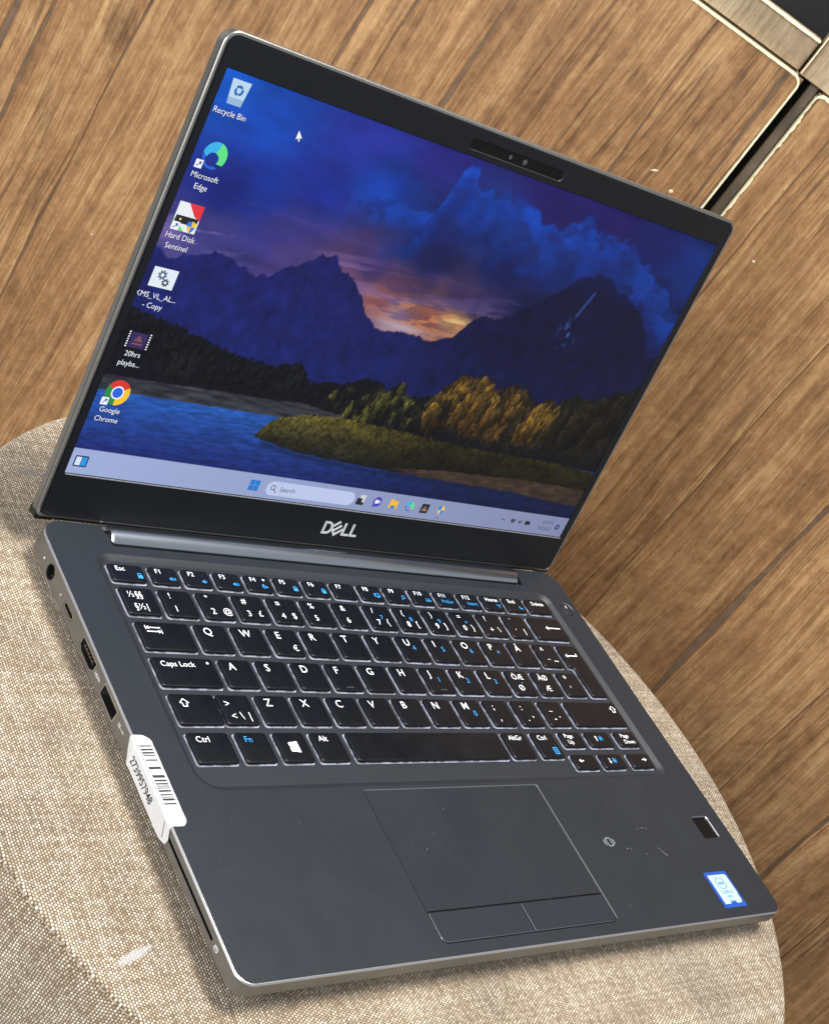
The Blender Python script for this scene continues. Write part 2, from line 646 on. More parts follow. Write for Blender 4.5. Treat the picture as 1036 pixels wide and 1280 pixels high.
# ---- keys -----------------------------------------------------------
ZK = 0.40
R = {0: (176.4, 184.9), 1: (159.0, 172.4), 2: (141.1, 154.6), 3: (123.2, 136.7), 4: (105.2, 118.8), 5: (87.4, 100.7)}
KEYMESH = {}


def key_solid(outer, r):
    L = lambda d: round_poly(offset_poly(outer, d), [max(.15, r - d)] * len(outer), 4)
    return loft([(L(-0.35), -0.75), (L(-0.48), -0.55), (L(-0.42), -0.05), (L(-0.22), 0.27), (L(0.05), ZK - .01), (L(0.35), ZK)])


def make_key(poly, prints=None, bar=False, r=1.0):
    cx = min(q[0] for q in poly)
    cy = max(q[1] for q in poly)
    loc = [(q[0] - cx, q[1] - cy) for q in poly]
    kk = tuple((round(a, 2), round(b, 2)) for a, b in loc)
    if kk not in KEYMESH:
        v, f = key_solid(loc, r)
        me = bpy.data.meshes.new('key')
        me.from_pydata(mm(v), [], f)
        me.materials.append(M_key)
        me.polygons.foreach_set('use_smooth', [True] * len(me.polygons))
        me.set_sharp_from_angle(angle=radians(50))
        KEYMESH[kk] = me
        L = round_poly(offset_poly(loc, -0.72), 1.3, 4)
        g = bpy.data.meshes.new('backlight')
        g.from_pydata([(x * MM, y * MM, -1.26 * MM) for x, y in L], [], [tuple(range(len(L)))])
        g.materials.append(M_glow)
        KEYMESH[kk, 'g'] = g
    k = link('key', KEYMESH[kk], laptop, (OFF[0] + cx * MM, OFF[1] + cy * MM, OFF[2]))
    link('backlight', KEYMESH[kk, 'g'], k)
    groups = {}
    for it in (prints or []):
        groups.setdefault(it[0], []).append(it[1:])
    for c, items in groups.items():
        p = Print(ZK + .025)
        for it in items:
            it[0](p, *it[1:])
        mesh_obj('legend', mm(p.v), p.f, M_leg if c == 'w' else M_blue, k)
    if bar:
        v, f = box(5.2, 9.2, -12.4, -12.1, ZK - .1, ZK + .15)
        mesh_obj('homing_bar', mm(v), f, mat_bar, k)
    return k


mat_bar = mat('homing_bar', (0.09, 0.095, 0.10), 0.3)


def T(p, s, x, y, cap, al='LEFT', bold=.0, sx=1.0):
    p.text(s, x, y - cap, cap / 0.715, bold, al, sx=sx)


def t(c, s, x, y, cap, al='LEFT', bold=.0, sx=1.0):
    return (c, T, s, x, y, cap, al, bold, sx)


def letter(ch):
    return t('w', ch, 3.1, -1.2, 3.75, bold=.003)


def arrow(p, x, y, dx, w=.55, head=1.5, kind=0):
    """horizontal arrow from x to x+dx at y"""
    s = 1 if dx > 0 else -1
    p.line(x, y, x + dx - s * head * .8, y, w)
    p.poly([(x + dx, y), (x + dx - s * head, y + head * .75), (x + dx - s * head, y - head * .75)], .001)
    if kind == 1:
        p.line(x + dx + s * .25, y + 1.0, x + dx + s * .25, y - 1.0, .4)


def arr(c, *a):
    return (c, arrow, *a)


def varrow(p, x, y, dy, w=.5, head=1.1):
    s = 1 if dy > 0 else -1
    p.line(x, y, x, y + dy - s * head * .8, w)
    p.poly([(x, y + dy), (x - head * .75, y + dy - s * head), (x + head * .75, y + dy - s * head)], .001)


def shift_arrow(p, x, y):
    o = [(x, y), (x - 2.0, y - 1.9), (x - .95, y - 1.9), (x - .95, y - 3.6), (x + .95, y - 3.6), (x + .95, y - 1.9), (x + 2.0, y - 1.9)]
    p.path(o, .42, True)


def lock(p, x, y):
    p.poly(rect(x - 1.15, y - 2.6, x + 1.15, y - .9))
    p.path([(x - .75, y - .9), (x - .75, y), (x + .75, y), (x + .75, y - .9)], .35)


def speaker(p, x, y, k):
    p.poly([(x - 1.4, y - .45), (x - .8, y - .45), (x, y - 1.1), (x, y + 1.1), (x - .8, y + .45), (x - 1.4, y + .45)])
    if k == 0:
        p.line(x + .5, y - .6, x + 1.6, y + .6, .35)
        p.line(x + .5, y + .6, x + 1.6, y - .6, .35, .001)
    for i in range(k):
        p.path([(x + .5 + i * .7, y - .5 - i * .3), (x + .8 + i * .7, y), (x + .5 + i * .7, y + .5 + i * .3)], .32)


def mic(p, x, y):
    p.poly(rrect(x - .5, y - .3, x + .5, y + 1.4, .4))
    p.path([(x - .9, y + .3), (x - .8, y - .6), (x, y - 1), (x + .8, y - .6), (x + .9, y + .3)], .28)
    p.line(x + 1.2, y - .7, x + 2.0, y + .3, .3)
    p.line(x + 1.2, y + .3, x + 2.0, y - .7, .3, .001)


def screens(p, x, y):
    p.ring(rect(x - 1.5, y - 1, x + 1.5, y + 1), rect(x - 1.1, y - .6, x + 1.1, y + .6))
    p.line(x - 1.9, y + .8, x - 1.9, y - 1.3, .35)
    p.poly(rect(x - .9, y - 1.7, x + .9, y - 1.3))


def magn(p, x, y):
    p.ring(circle(x, y + .3, 1.05, 16), circle(x, y + .3, .7, 16))
    p.line(x - .7, y - .4, x - 1.5, y - 1.3, .45)


def kbl(p, x, y):
    p.poly(rect(x - 1.7, y - 1.1, x + 1.7, y - .5))
    for a in (-1, 0, 1):
        p.line(x + a * .7, y - .1, x + a * 1.2, y + .9, .3)


def ant(p, x, y):
    p.line(x, y - 1.2, x, y + .9, .35)
    p.path([(x - 1.3, y + 1.2), (x - .7, y + .3), (x + .7, y + .3), (x + 1.3, y + 1.2)], .32)


def moon(p, x, y):
    a = [(x + 1.2 * cos(u), y + 1.2 * sin(u)) for u in np.linspace(2.2, 6.1, 12)]
    b = [(x + .4 + .9 * cos(u), y + .35 + .9 * sin(u)) for u in np.linspace(5.9, 2.4, 12)]
    p.poly(a + b)


def sun(p, x, y):
    p.poly(circle(x, y, .75, 10))
    for k in range(8):
        an = k * pi / 4
        p.line(x + 1.0 * cos(an), y + 1.0 * sin(an), x + 1.55 * cos(an), y + 1.55 * sin(an), .35)


def menu(p, x, y):
    p.ring(rect(x - 1.4, y - 1.9, x + 1.4, y + 1.9), rect(x - .9, y - 1.4, x + .9, y + 1.4))
    for a in (-.7, 0, .7):
        p.line(x - .6, y + a, x + .6, y + a, .3)


def dot(p, x, y, r=.55):
    p.poly(circle(x, y, r, 12))


def winlogo(p, x, y):
    # slightly tilted four pane window, 4.4 mm
    for i in (0, 1):
        for j in (0, 1):
            xa, xb = x + i * 2.35, x + i * 2.35 + 2.15
            ya, yb = y - j * 2.2, y - j * 2.2 - 2.0
            k = .12
            p.poly([(xa, ya + (xa - x) * k), (xb, ya + (xb - x) * k), (xb, yb + (0.2 if j == 0 else -(xb - x) * k)), (xa, yb + (0.2 if j == 0 else -(xa - x) * k))])


def kr(row, x0, x1, prints=None, bar=False):
    y0, y1 = R[row]
    return make_key(rect(x0, y0, x1, y1), prints, bar)


# function row
small = 2.45
fy = -0.75
kr(0, 22.9, 38.0, [t('w', 'Esc', 2.5, fy, small), ('b', lock, 13.0, -4.2)])
fx = [41.9 + 15.99 * i for i in range(15)]
fl = [('F1', (speaker, 9.4, -5.8, 0)), ('F2', (speaker, 9.6, -5.8, 1)), ('F3', (speaker, 9.4, -5.8, 2)), ('F4', (mic, 8.2, -5.8)), ('F5', (lock, 9.6, -4.3)), ('F6', (lock, 9.6, -4.3)), ('F7', None), ('F8', (screens, 9.6, -5.2)),
      ('F9', (magn, 9.8, -5.6)), ('F10', (kbl, 9.4, -5.6)), ('F11', 'PrtScr'), ('F12', 'Insert'), ('Home', (ant, 9.6, -6.0)), ('End', (moon, 9.6, -5.8))]
for i, (s, ic) in enumerate(fl):
    pr = [t('w', s, 2.1, fy, small)]
    if isinstance(ic, str):
        pr.append(t('b', ic, 2.4 if ic == 'PrtScr' else 3.4, -4.6, 2.2))
    elif ic:
        pr.append(('b',) + ic)
    if s == 'F4':
        pr.append(('w', dot, 9.6, -1.9, .6))
    kr(0, round(fx[i], 2), round(fx[i], 2) + 12.4, pr)
kr(0, 265.8, 280.9, [t('w', 'Delete', 3.2, -1.1, 2.4)])
# number row
kr(1, 23.2, 37.9, [t('w', '½§§', 2.2, -1.6, 3.1), t('w', '§½|', 3.4, -7.9, 3.1)])
P1 = 18.09
nums = [('!', '1', None, None), ('"', '2', '@', None), ('#', '3', '£', None), ('¤', '4', '$', None), ('%', '5', None, None), ('&', '6', None, None),
        ('/', '7', '{', '7'), ('(', '8', '[', '8'), (')', '9', ']', '9'), ('=', '0', '}', '*'), ('?', '+', '\\', None), ('`', '´', '|', None)]
for i, (up, lo, ag, nb) in enumerate(nums):
    pr = [t('w', up, 3.3, -1.1, 3.1 if up not in '"`' else 3.1), t('w', lo, 3.5, -7.9, 3.2)]
    if ag:
        pr.append(t('w', ag, 9.3, -7.6, 3.2))
    if nb:
        pr.append(t('b', nb, 6.8, -5.2, 2.6))
    x = round(41.6 + P1 * i, 2)
    kr(1, x, x + 14.3 if i < 11 else x + 13.6, pr)
kr(1, 258.8, 280.9, [arr('w', 20.0, -6.1, -10.6, .6, 1.7)])


# tab row
def tabicon(p):
    arrow(p, 10.2, -2.7, -6.6, .5, 1.3, 1)
    arrow(p, 3.4, -4.7, 6.6, .5, 1.3, 1)


kr(2, 23.5, 47.0, [('w', tabicon)])
row2 = [('Q', None), ('W', None), ('E', '€'), ('R', None), ('T', None), ('Y', None), ('U', '4'), ('I', '5'), ('O', '6'), ('P', '×'), ('Å', None)]
for i, (c, ex) in enumerate(row2):
    pr = [letter(c)]
    if ex == '€':
        pr.append(t('w', ex, 9.4, -8.2, 3.1))
    elif ex:
        pr.append(t('b', ex, 6.9, -4.7, 2.8))
    x = round(50.7 + P1 * i, 2)
    kr(2, x, x + 14.3, pr)
kr(2, 249.7, 263.2, [t('w', '^', 3.2, -1.4, 3.6), t('w', '¨', 4.4, -8.4, 4.2), t('w', '~', 8.6, -7.9, 3.6)])


# enter
def enticon(p):
    arrow(p, 10.2, -6.2, -8.6, .6, 1.7)
    p.line(10.2, -6.5, 10.2, -4.6, .6, .001)


ent = [(270.5, 123.2), (280.9, 123.2), (280.9, 154.6), (267.4, 154.6), (267.4, 141.3), (270.5, 141.3)]
make_key(ent, [('w', enticon)])
# caps row
kr(3, 23.2, 50.8, [t('w', 'Caps Lock', 2.9, -1.5, 2.6, sx=1.02), ('w', dot, 25.0, -2.0, .6)])
row3 = [('A', None), ('S', None), ('D', None), ('F', None), ('G', None), ('H', None), ('J', '1'), ('K', '2'), ('L', '3')]
for i, (c, ex) in enumerate(row3):
    pr = [letter(c)]
    if ex:
        pr.append(t('b', ex, 6.9, -4.9, 2.8))
    x = round(54.5 + P1 * i, 2)
    kr(3, x, x + 14.3, pr, bar=c in 'FJ')
kr(3, 217.3, 231.0, [t('w', 'ÖÆ', 2.4, -1.5, 3.2), t('w', 'Ø', 3.2, -7.9, 3.3), t('b', '-', 6.6, -5.0, 2.6)])
kr(3, 235.4, 248.9, [t('w', 'ÄØ', 2.4, -1.5, 3.2), t('w', 'Æ', 3.4, -7.9, 3.3)])
kr(3, 253.4, 266.4, [t('w', '*', 3.2, -1.2, 3.6), t('w', "'", 3.8, -7.6, 3.4)])
# shift row
kr(4, 23.5, 43.0, [('w', shift_arrow, 5.2, -2.0)])
kr(4, 44.9, 59.4, [t('w', '>', 2.0, -2.2, 3.3), t('w', '<', 2.8, -8.2, 3.3), t('w', '\\', 7.2, -7.9, 3.5), t('w', '|', 11.0, -7.9, 3.5)])
row4 = ['Z', 'X', 'C', 'V', 'B', 'N', 'M']
for i, c in enumerate(row4):
    x = round(63.6 + P1 * i, 2)
    kr(4, x, x + 14.3, [letter(c)] + ([t('b', '0', 8.0, -5.6, 2.9)] if c == 'M' else []))
for x, a, b, c in ((190.5, ';', ',', None), (208.8, ':', '.', ','), (227.1, '_', '-', '.')):
    pr = [t('w', a, 3.6, -1.4, 3.6), t('w', b, 4.2, -7.6, 3.6)]
    if c:
        pr.append(t('w', c, 8.2, -5.4, 3.6))
    kr(4, x, x + 13.7, pr)
kr(4, 245.3, 281.2, [('w', shift_arrow, 32.6, -1.9)])
# bottom row
kr(5, 23.6, 41.2, [t('w', 'Ctrl', 2.6, -1.4, 2.7)])
kr(5, 45.4, 59.2, [t('b', 'Fn', 2.8, -1.4, 2.8)])
kr(5, 63.5, 77.4, [('w', winlogo, 4.7, -4.5)])
kr(5, 81.5, 95.4, [t('w', 'Alt', 2.8, -1.2, 2.7)])
kr(5, 100.0, 186.5)
kr(5, 190.1, 203.8, [t('w', 'AltGr', 2.4, -1.2, 2.6)])
kr(5, 208.9, 222.4, [t('w', 'Ctrl', 2.4, -1.2, 2.6), ('b', menu, 10.0, -9.8)])
yu = (93.2, 101.0)
yl = (80.8, 88.3)
make_key(rect(227.9, yu[0], 241.4, yu[1]), [t('w', 'Page', 2.2, -.7, 2.3), t('w', 'Up', 2.7, -4.1, 2.3)])
make_key(rect(246.1, yu[0], 261.6, yu[1]), [('w', varrow, 5.6, -4.8, 3.0), ('b', sun, 8.8, -3.4)])
make_key(rect(267.2, yu[0], 280.7, yu[1]), [t('w', 'Page', 3.2, -.7, 2.3), t('w', 'Down', 3.4, -4.1, 2.3)])
make_key(rect(226.9, yl[0], 241.6, yl[1]), [arr('w', 6.2, -3.2, -3.2, .55, 1.4)])
make_key(rect(246.2, yl[0], 260.8, yl[1]), [('w', varrow, 5.2, -2.0, -3.0), ('b', sun, 8.4, -3.4)])
make_key(rect(266.6, yl[0], 281.0, yl[1]), [arr('w', 8.4, -3.2, 3.2, .55, 1.4)])

# ---- processor badge ------------------------------------------------
X0, Y0, X1, Y1 = 265.3, 5.2, 281.4, 23.3
bd = part('processor_badge', loft([(rrect(X0, Y0, X1, Y1, .7), 0.02), (rrect(X0, Y0, X1, Y1, .7), 0.14)]), mat('badge_blue', (0.01, 0.10, 0.55), 0.2, metal=0.3, coat=.5))
p = Print(0.17)
cxm = (X0 + X1) / 2
p.poly([(X0 + 1.7, Y0 + 1.9), (cxm - 2.2, Y0 + 1.9), (cxm - 1.6, Y0 + 2.9), (cxm + 1.9, Y0 + 2.9), (cxm + 2.5, Y0 + 1.9), (X1 - 2.4, Y0 + 1.9), (X1 - 1.5, Y0 + 3.0), (X1 - 1.4, Y0 + 6.2), (X1 - 1.0, Y0 + 7.2), (X1 - 1.3, Y1 - 2.6), (X1 - 2.2, Y1 - 1.6), (X0 + 1.6, Y1 - 1.6)])
mesh_obj('panel', mm(p.v), p.f, mat('badge_white', (0.40, 0.57, 0.65), 0.35), bd)
p = Print(0.2)
p.ring(circle(cxm - .3, Y1 - 5.9, 3.5, 28, 2.9), circle(cxm - .3, Y1 - 5.9, 3.15, 28, 2.55))
p.text('intel', cxm - .3, Y1 - 6.6, 2.7, .02, 'CENTER')
p.text('CORE i5', cxm, Y1 - 11.2, 2.35, .006, 'CENTER')
p.text('vPRO', cxm + .3, Y1 - 13.4, 1.9, .006, 'CENTER')
p.text('8th Gen', cxm + .3, Y1 - 15.3, 1.5, .004, 'CENTER')
mesh_obj('lettering', mm(p.v), p.f, mat('badge_ink', (0.03, 0.16, 0.30), 0.4), bd)

# ---- barcode sticker wrapped over the left edge ---------------------
# label coordinates: s runs across (s>0 on the deck, s<0 down the flank), t along y
def wrapv(s, y, lift=0.07):
    r = 0.9
    if s >= r:
        return (s - 0.2, y, lift)
    if s >= -r:
        a = (r - s) / (2 * r) * (pi / 2)
        return (r - 0.2 - (r + lift) * sin(a), y, -r + (r + lift) * cos(a))
    return (-0.2 - lift, y, s)


def label_edge(y):
    """deck side width as a function of y"""
    return 6.6


def lab_xmax(y):
    if y > 97:
        return 7.4 - ((y - 97) / 3.4) ** 2 * 3.5
    if y < 64.0:
        return 7.4 - ((64.0 - y) / 3.0) ** 2 * 2.2
    return 7.4


def lab_smin(y):
    if y > 94:
        return -8.1 + ((y - 94) / 6.0) ** 1.2 * 7.0
    if y < 64:
        return -8.0 + ((64 - y) / 6) ** 2 * 2.2
    return -8.1


ys = list(np.linspace(58.6, 100.2, 64))
NSEG = 26
v, f = [], []
for iy, y in enumerate(ys):
    hi = lab_xmax(max(61.0, y))
    lo = lab_smin(y)
    if y < 61.2:
        hi = -0.3 - (61.2 - y) * 1.35
    for k in range(NSEG):
        s = lo + (hi - lo) * k / (NSEG - 1)
        q = wrapv(s, y, 0.09 + 0.05 * sin(y * .7 + s) * (1 if s > -7 else 0))
        # crinkle where it folds near both ends
        dz = 0.28 * math.exp(-((y - 96.5 - s * .35) / 1.0) ** 2) * (s < 2) + .35 * math.exp(-((y - 63.5 + s * .5) / .7) ** 2) * (s < 0)
        q = (q[0] - dz, q[1], q[2]) if s < 0 else (q[0], q[1], q[2] + dz * .6)
        v.append(q)
for i in range(len(ys) - 1):
    for k in range(NSEG - 1):
        a = i * NSEG + k
        f.append((a, a + 1, a + NSEG + 1, a + NSEG))
lab = mesh_obj('barcode_sticker', mm(v), [q for q in f], M_paper, laptop, OFF)
autosmooth(lab, 60)


def sub_wrapped(name, vf, m, lift=0.17):
    vv = [wrapv(a, b, lift) for a, b, c in vf[0]]
    return mesh_obj(name, mm(vv), vf[1], m, lab)


p = Print(0)
bars = [(95.2, .5), (93.6, .7), (92.2, .7), (91.1, .4), (89.0, .5), (85.6, 1.0), (82.0, 1.1), (80.2, .7), (78.8, .6), (77.8, .35), (77.0, .35), (75.8, .7), (74.2, .45), (73.2, .3), (72.2, .8), (70.4, .55)]
for y, w in bars:
    p.poly(rect(1.3, y - w / 2, 6.3, y + w / 2))
sub_wrapped('barcode', (p.v, p.f), M_ink)
p = Print(0)
rs = random.Random(5)
for k in range(26):
    y = 95.5 - k * 1.03
    p.poly(rect(.35, y - .18, .35 + rs.choice([.25, .45, .5]), y + .18))
sub_wrapped('small_print', (p.v, p.f), M_ink)
p = Print(0)
p.text('2739957948', 0, 0, 4.5, .012, 'LEFT', sx=0.86)
vv = [(-5.9 + b, 93.6 - a, c) for a, b, c in p.v]
sub_wrapped('number', (vv, p.f), M_ink, .2)
p = Print(0).line(-1.0, 64.6, -6.0, 61.3, .22)
sub_wrapped('crease', (p.v, p.f), M_ink, .45)

# ================================================================== LID
ANG = 1.336
LO = ((W - 293.8) / 2, 214.855, 18.484)
ca, sa = cos(ANG), sin(ANG)
LROT = (ANG, 0, 0)
LLOC = (OFF[0] + LO[0] * MM, OFF[1] + LO[1] * MM, OFF[2] + LO[2] * MM)
U0, U1, V0, V1 = -5.45, 299.25, -20.3, 178.3


def lidpart(name, vf, m, smooth=None, **kw):
    o = mesh_obj(name, mm(vf[0]), vf[1], m, laptop, LLOC, LROT, **kw)
    if smooth:
        autosmooth(o, smooth)
    return o


LR = [3.0, 3.0, 6.0, 6.0]
lo = lambda d: round_poly(offset_poly(rect(U0, V0, U1, V1), d), [max(.4, r - d) for r in LR], 8)
lidpart('lid_shell', loft([(lo(4), -5.4), (lo(1.2), -5.2), (lo(.2), -4.3), (lo(0), -3.6), (lo(0), -1.0), (lo(.35), -0.95), (lo(.35), -.60), (lo(0), -.55), (lo(0.0), 0.05), (lo(.35), .4), (lo(1.25), .42), (lo(1.35), .1), (lo(1.4), -.6), (lo(2.4), -.6)], True, False), M_lidrim, 30)
lidpart('lid_gasket', loft([(lo(1.5), -.5), (lo(1.6), .12), (lo(2.15), .14), (lo(2.2), -.4)], False, False), M_lidrub)
bo = round_poly(rect(U0 + 2.3, V0 + 1.0, U1 - 2.3, V1 - 2.3), [2.6, 2.6, 3.8, 3.8], 8)
SWm, SHm = 293.8, 165.2
si = rect(-.25, -.25, SWm + .25, SHm + .25)
si2 = rect(.05, .05, SWm - .05, SHm - .05)
WX = (119.6, 176.9, 167.7, 172.7)
wch = rrect(WX[0], WX[2], WX[1], WX[3], 2.4, 8)
a = Acc()
a.add(tess([bo, si, wch], 0.65))
a.add(loft([(bo[::-1], .65), (round_poly(rect(U0 + 2.2, V0 + .9, U1 - 2.2, V1 - 2.2), [2.6, 2.6, 3.8, 3.8], 8)[::-1], -.3)], False, False))
bz = lidpart('screen_bezel', (a.v, a.f), M_bezel)
v, f = loft([(si, .65), (si2, .15), (si2, -.3)], False, False)
M_bzedge = mat('bezel_edge', (0.004, 0.004, 0.005), 0.5, spec=.15)
mesh_obj('opening_edge', mm(v), f, M_bzedge, bz)
v, f = loft([(rect(0.3, -.62, SWm + .1, -.12), .62), (rect(0.3, -.56, SWm + .1, -.18), .78)])
mesh_obj('lower_glint_edge', mm(v), f, mat('bezel_glint', (0.42, 0.44, 0.46), 0.3, spec=.8, metal=.6), bz)  # pale strip added as the highlight on the lower opening edge
cw = lidpart('camera_bar', loft([(rrect(WX[0] + .3, WX[2] + .3, WX[1] - .3, WX[3] - .3, 2.1, 8), -.2), (rrect(WX[0] + .3, WX[2] + .3, WX[1] - .3, WX[3] - .3, 2.1, 8), .2)]), mat('camera_glass', (0.002, 0.0015, 0.002), 0.2, spec=.2))
v, f = loft([(wch, .65), (rrect(WX[0] + .3, WX[2] + .3, WX[1] - .3, WX[3] - .3, 2.1, 8), .35), (rrect(WX[0] + .3, WX[2] + .3, WX[1] - .3, WX[3] - .3, 2.1, 8), -.1)], False, False)
mesh_obj('rim', mm(v), f, mat('camera_rim', (0.02, 0.021, 0.024), 0.4, spec=.3), cw)
M_lens = mat('lens_ring', (0.05, 0.055, 0.065), 0.25)
for u, r in ((143.6, .95), (152.4, 1.25)):
    v, f = loft([(circle(u, 170.2, r, 20), .2), (circle(u, 170.2, r, 20), .34), (circle(u, 170.2, r * .62, 20), .34), (circle(u, 170.2, r * .5, 20), .24)], False, False)
    mesh_obj('lens', mm(v), f, M_lens, cw)
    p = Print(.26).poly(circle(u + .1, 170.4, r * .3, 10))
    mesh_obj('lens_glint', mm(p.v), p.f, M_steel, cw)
for u in (107.7, 189.2):
    p = Print(.68).poly(circle(u, 170.1, .45, 12))
    lidpart('microphone_hole', (p.v, p.f), M_dark)
# logo letters on the lower bezel
p = Print(0)
zt = .72


def stroke(p, pts, w):
    p.path(pts, w)


logo = Acc()


def solid(poly, z0=.66, z1=.85):
    ar = sum(poly[i][0] * poly[(i + 1) % len(poly)][1] - poly[(i + 1) % len(poly)][0] * poly[i][1] for i in range(len(poly)))
    if ar < 0:
        poly = poly[::-1]
    logo.add(loft([(poly, z0), (poly, z1)]))


def bar(x0, y0, x1, y1, w, k=0):
    dx, dy = x1 - x0, y1 - y0
    L = math.hypot(dx, dy)
    nx, ny = -dy / L * w / 2, dx / L * w / 2
    solid([(x0 + nx, y0 + ny), (x0 - nx, y0 - ny), (x1 - nx, y1 - ny), (x1 + nx, y1 + ny)], z1=.85 + .004 * k)


yb, yt = -13.3, -6.9
xD = 137.6
bar(xD + .55, yb, xD + .55, yt, 1.1)
a_out = [(xD + .9, yt), (xD + 2.6, yt)] + [(xD + 2.6 + 3.0 * sin(u), (yb + yt) / 2 + (yt - yb) / 2 * cos(u)) for u in np.linspace(.2, pi - .2, 10)] + [(xD + 2.6, yb), (xD + .9, yb)]
a_in = [(xD + .9, yb + 1.05), (xD + 2.4, yb + 1.05)] + [(xD + 2.4 + 2.05 * sin(u), (yb + yt) / 2 - ((yt - yb) / 2 - 1.05) * cos(u)) for u in np.linspace(.2, pi - .2, 10)] + [(xD + 2.4, yt - 1.05), (xD + .9, yt - 1.05)]
solid(a_out + a_in)
th = radians(38)
ex, ey = 145.6, -10.1
rot = lambda x, y: (ex + x * cos(th) - y * sin(th), ey + x * sin(th) + y * cos(th))
bar(*rot(-2.15, -2.9), *rot(-2.15, 2.9), 1.15, 1)
for k, yy in enumerate((-2.4, 0, 2.4)):
    bar(*rot(-2.0, yy), *rot(2.9, yy), .95, 2 + k)
for xl in (150.0, 154.9):
    bar(xl, yb, xl, yt, 1.15, 6)
    bar(xl - .55, yb + .5, xl + 3.7, yb + .5, 1.0, 7)
lidpart('logo', (logo.v, logo.f), M_silver)
# black hinge skirt under the lid, left and right, and lower edge lip
for (x0, x1) in ((U0 + .25, U0 + 9), (U1 - 9, U1 - .25)):
    lidpart('hinge_cap', loft([(rrect(x0, V0 - 1.6, x1, V0 + 3.2, 1.2), -5.3), (rrect(x0, V0 - 1.6, x1, V0 + 3.2, 1.2), -.4)]), M_lidrub)
lidpart('lower_lip', box(U0 + 9, U1 - 9, V0 - .9, V0 + .6, -4.5, .1), M_lidrub)

# ------------------------------------------------------------------ screen picture
rng = np.random.RandomState(11)


def vnoise(x, y, seed=0):
    r = np.random.RandomState(seed)
    tab = r.rand(256, 256)
    xi = np.floor(x).astype(int)
    yi = np.floor(y).astype(int)
    fx_, fy_ = x - xi, y - yi
    fx_ = fx_ * fx_ * (3 - 2 * fx_)
    fy_ = fy_ * fy_ * (3 - 2 * fy_)
    g = lambda i, j: tab[(xi + i) % 256, (yi + j) % 256]
    return (g(0, 0) * (1 - fx_) + g(1, 0) * fx_) * (1 - fy_) + (g(0, 1) * (1 - fx_) + g(1, 1) * fx_) * fy_


def fbm(x, y, seed=0, octv=5, gain=.5):
    s, a, t_ = 0, 1.0, 0
    for k in range(octv):
        s = s + a * vnoise(x * 2 ** k + 17 * k, y * 2 ** k + 31 * k, seed + k)
        t_ += a
        a *= gain
    return s / t_


GX, GY = 700, 394
uu = np.linspace(0, SWm, GX)
vv_ = np.linspace(0, SHm, GY)
Ug, Vg = np.meshgrid(uu, vv_)


def sstep(a, b, x):
    t_ = np.clip((x - a) / (b - a), 0, 1)
    return t_ * t_ * (3 - 2 * t_)


def mixc(img, col, m):
    return img * (1 - m[..., None]) + np.array(col, float) * m[..., None] if np.ndim(col) == 1 else img * (1 - m[..., None]) + col * m[..., None]


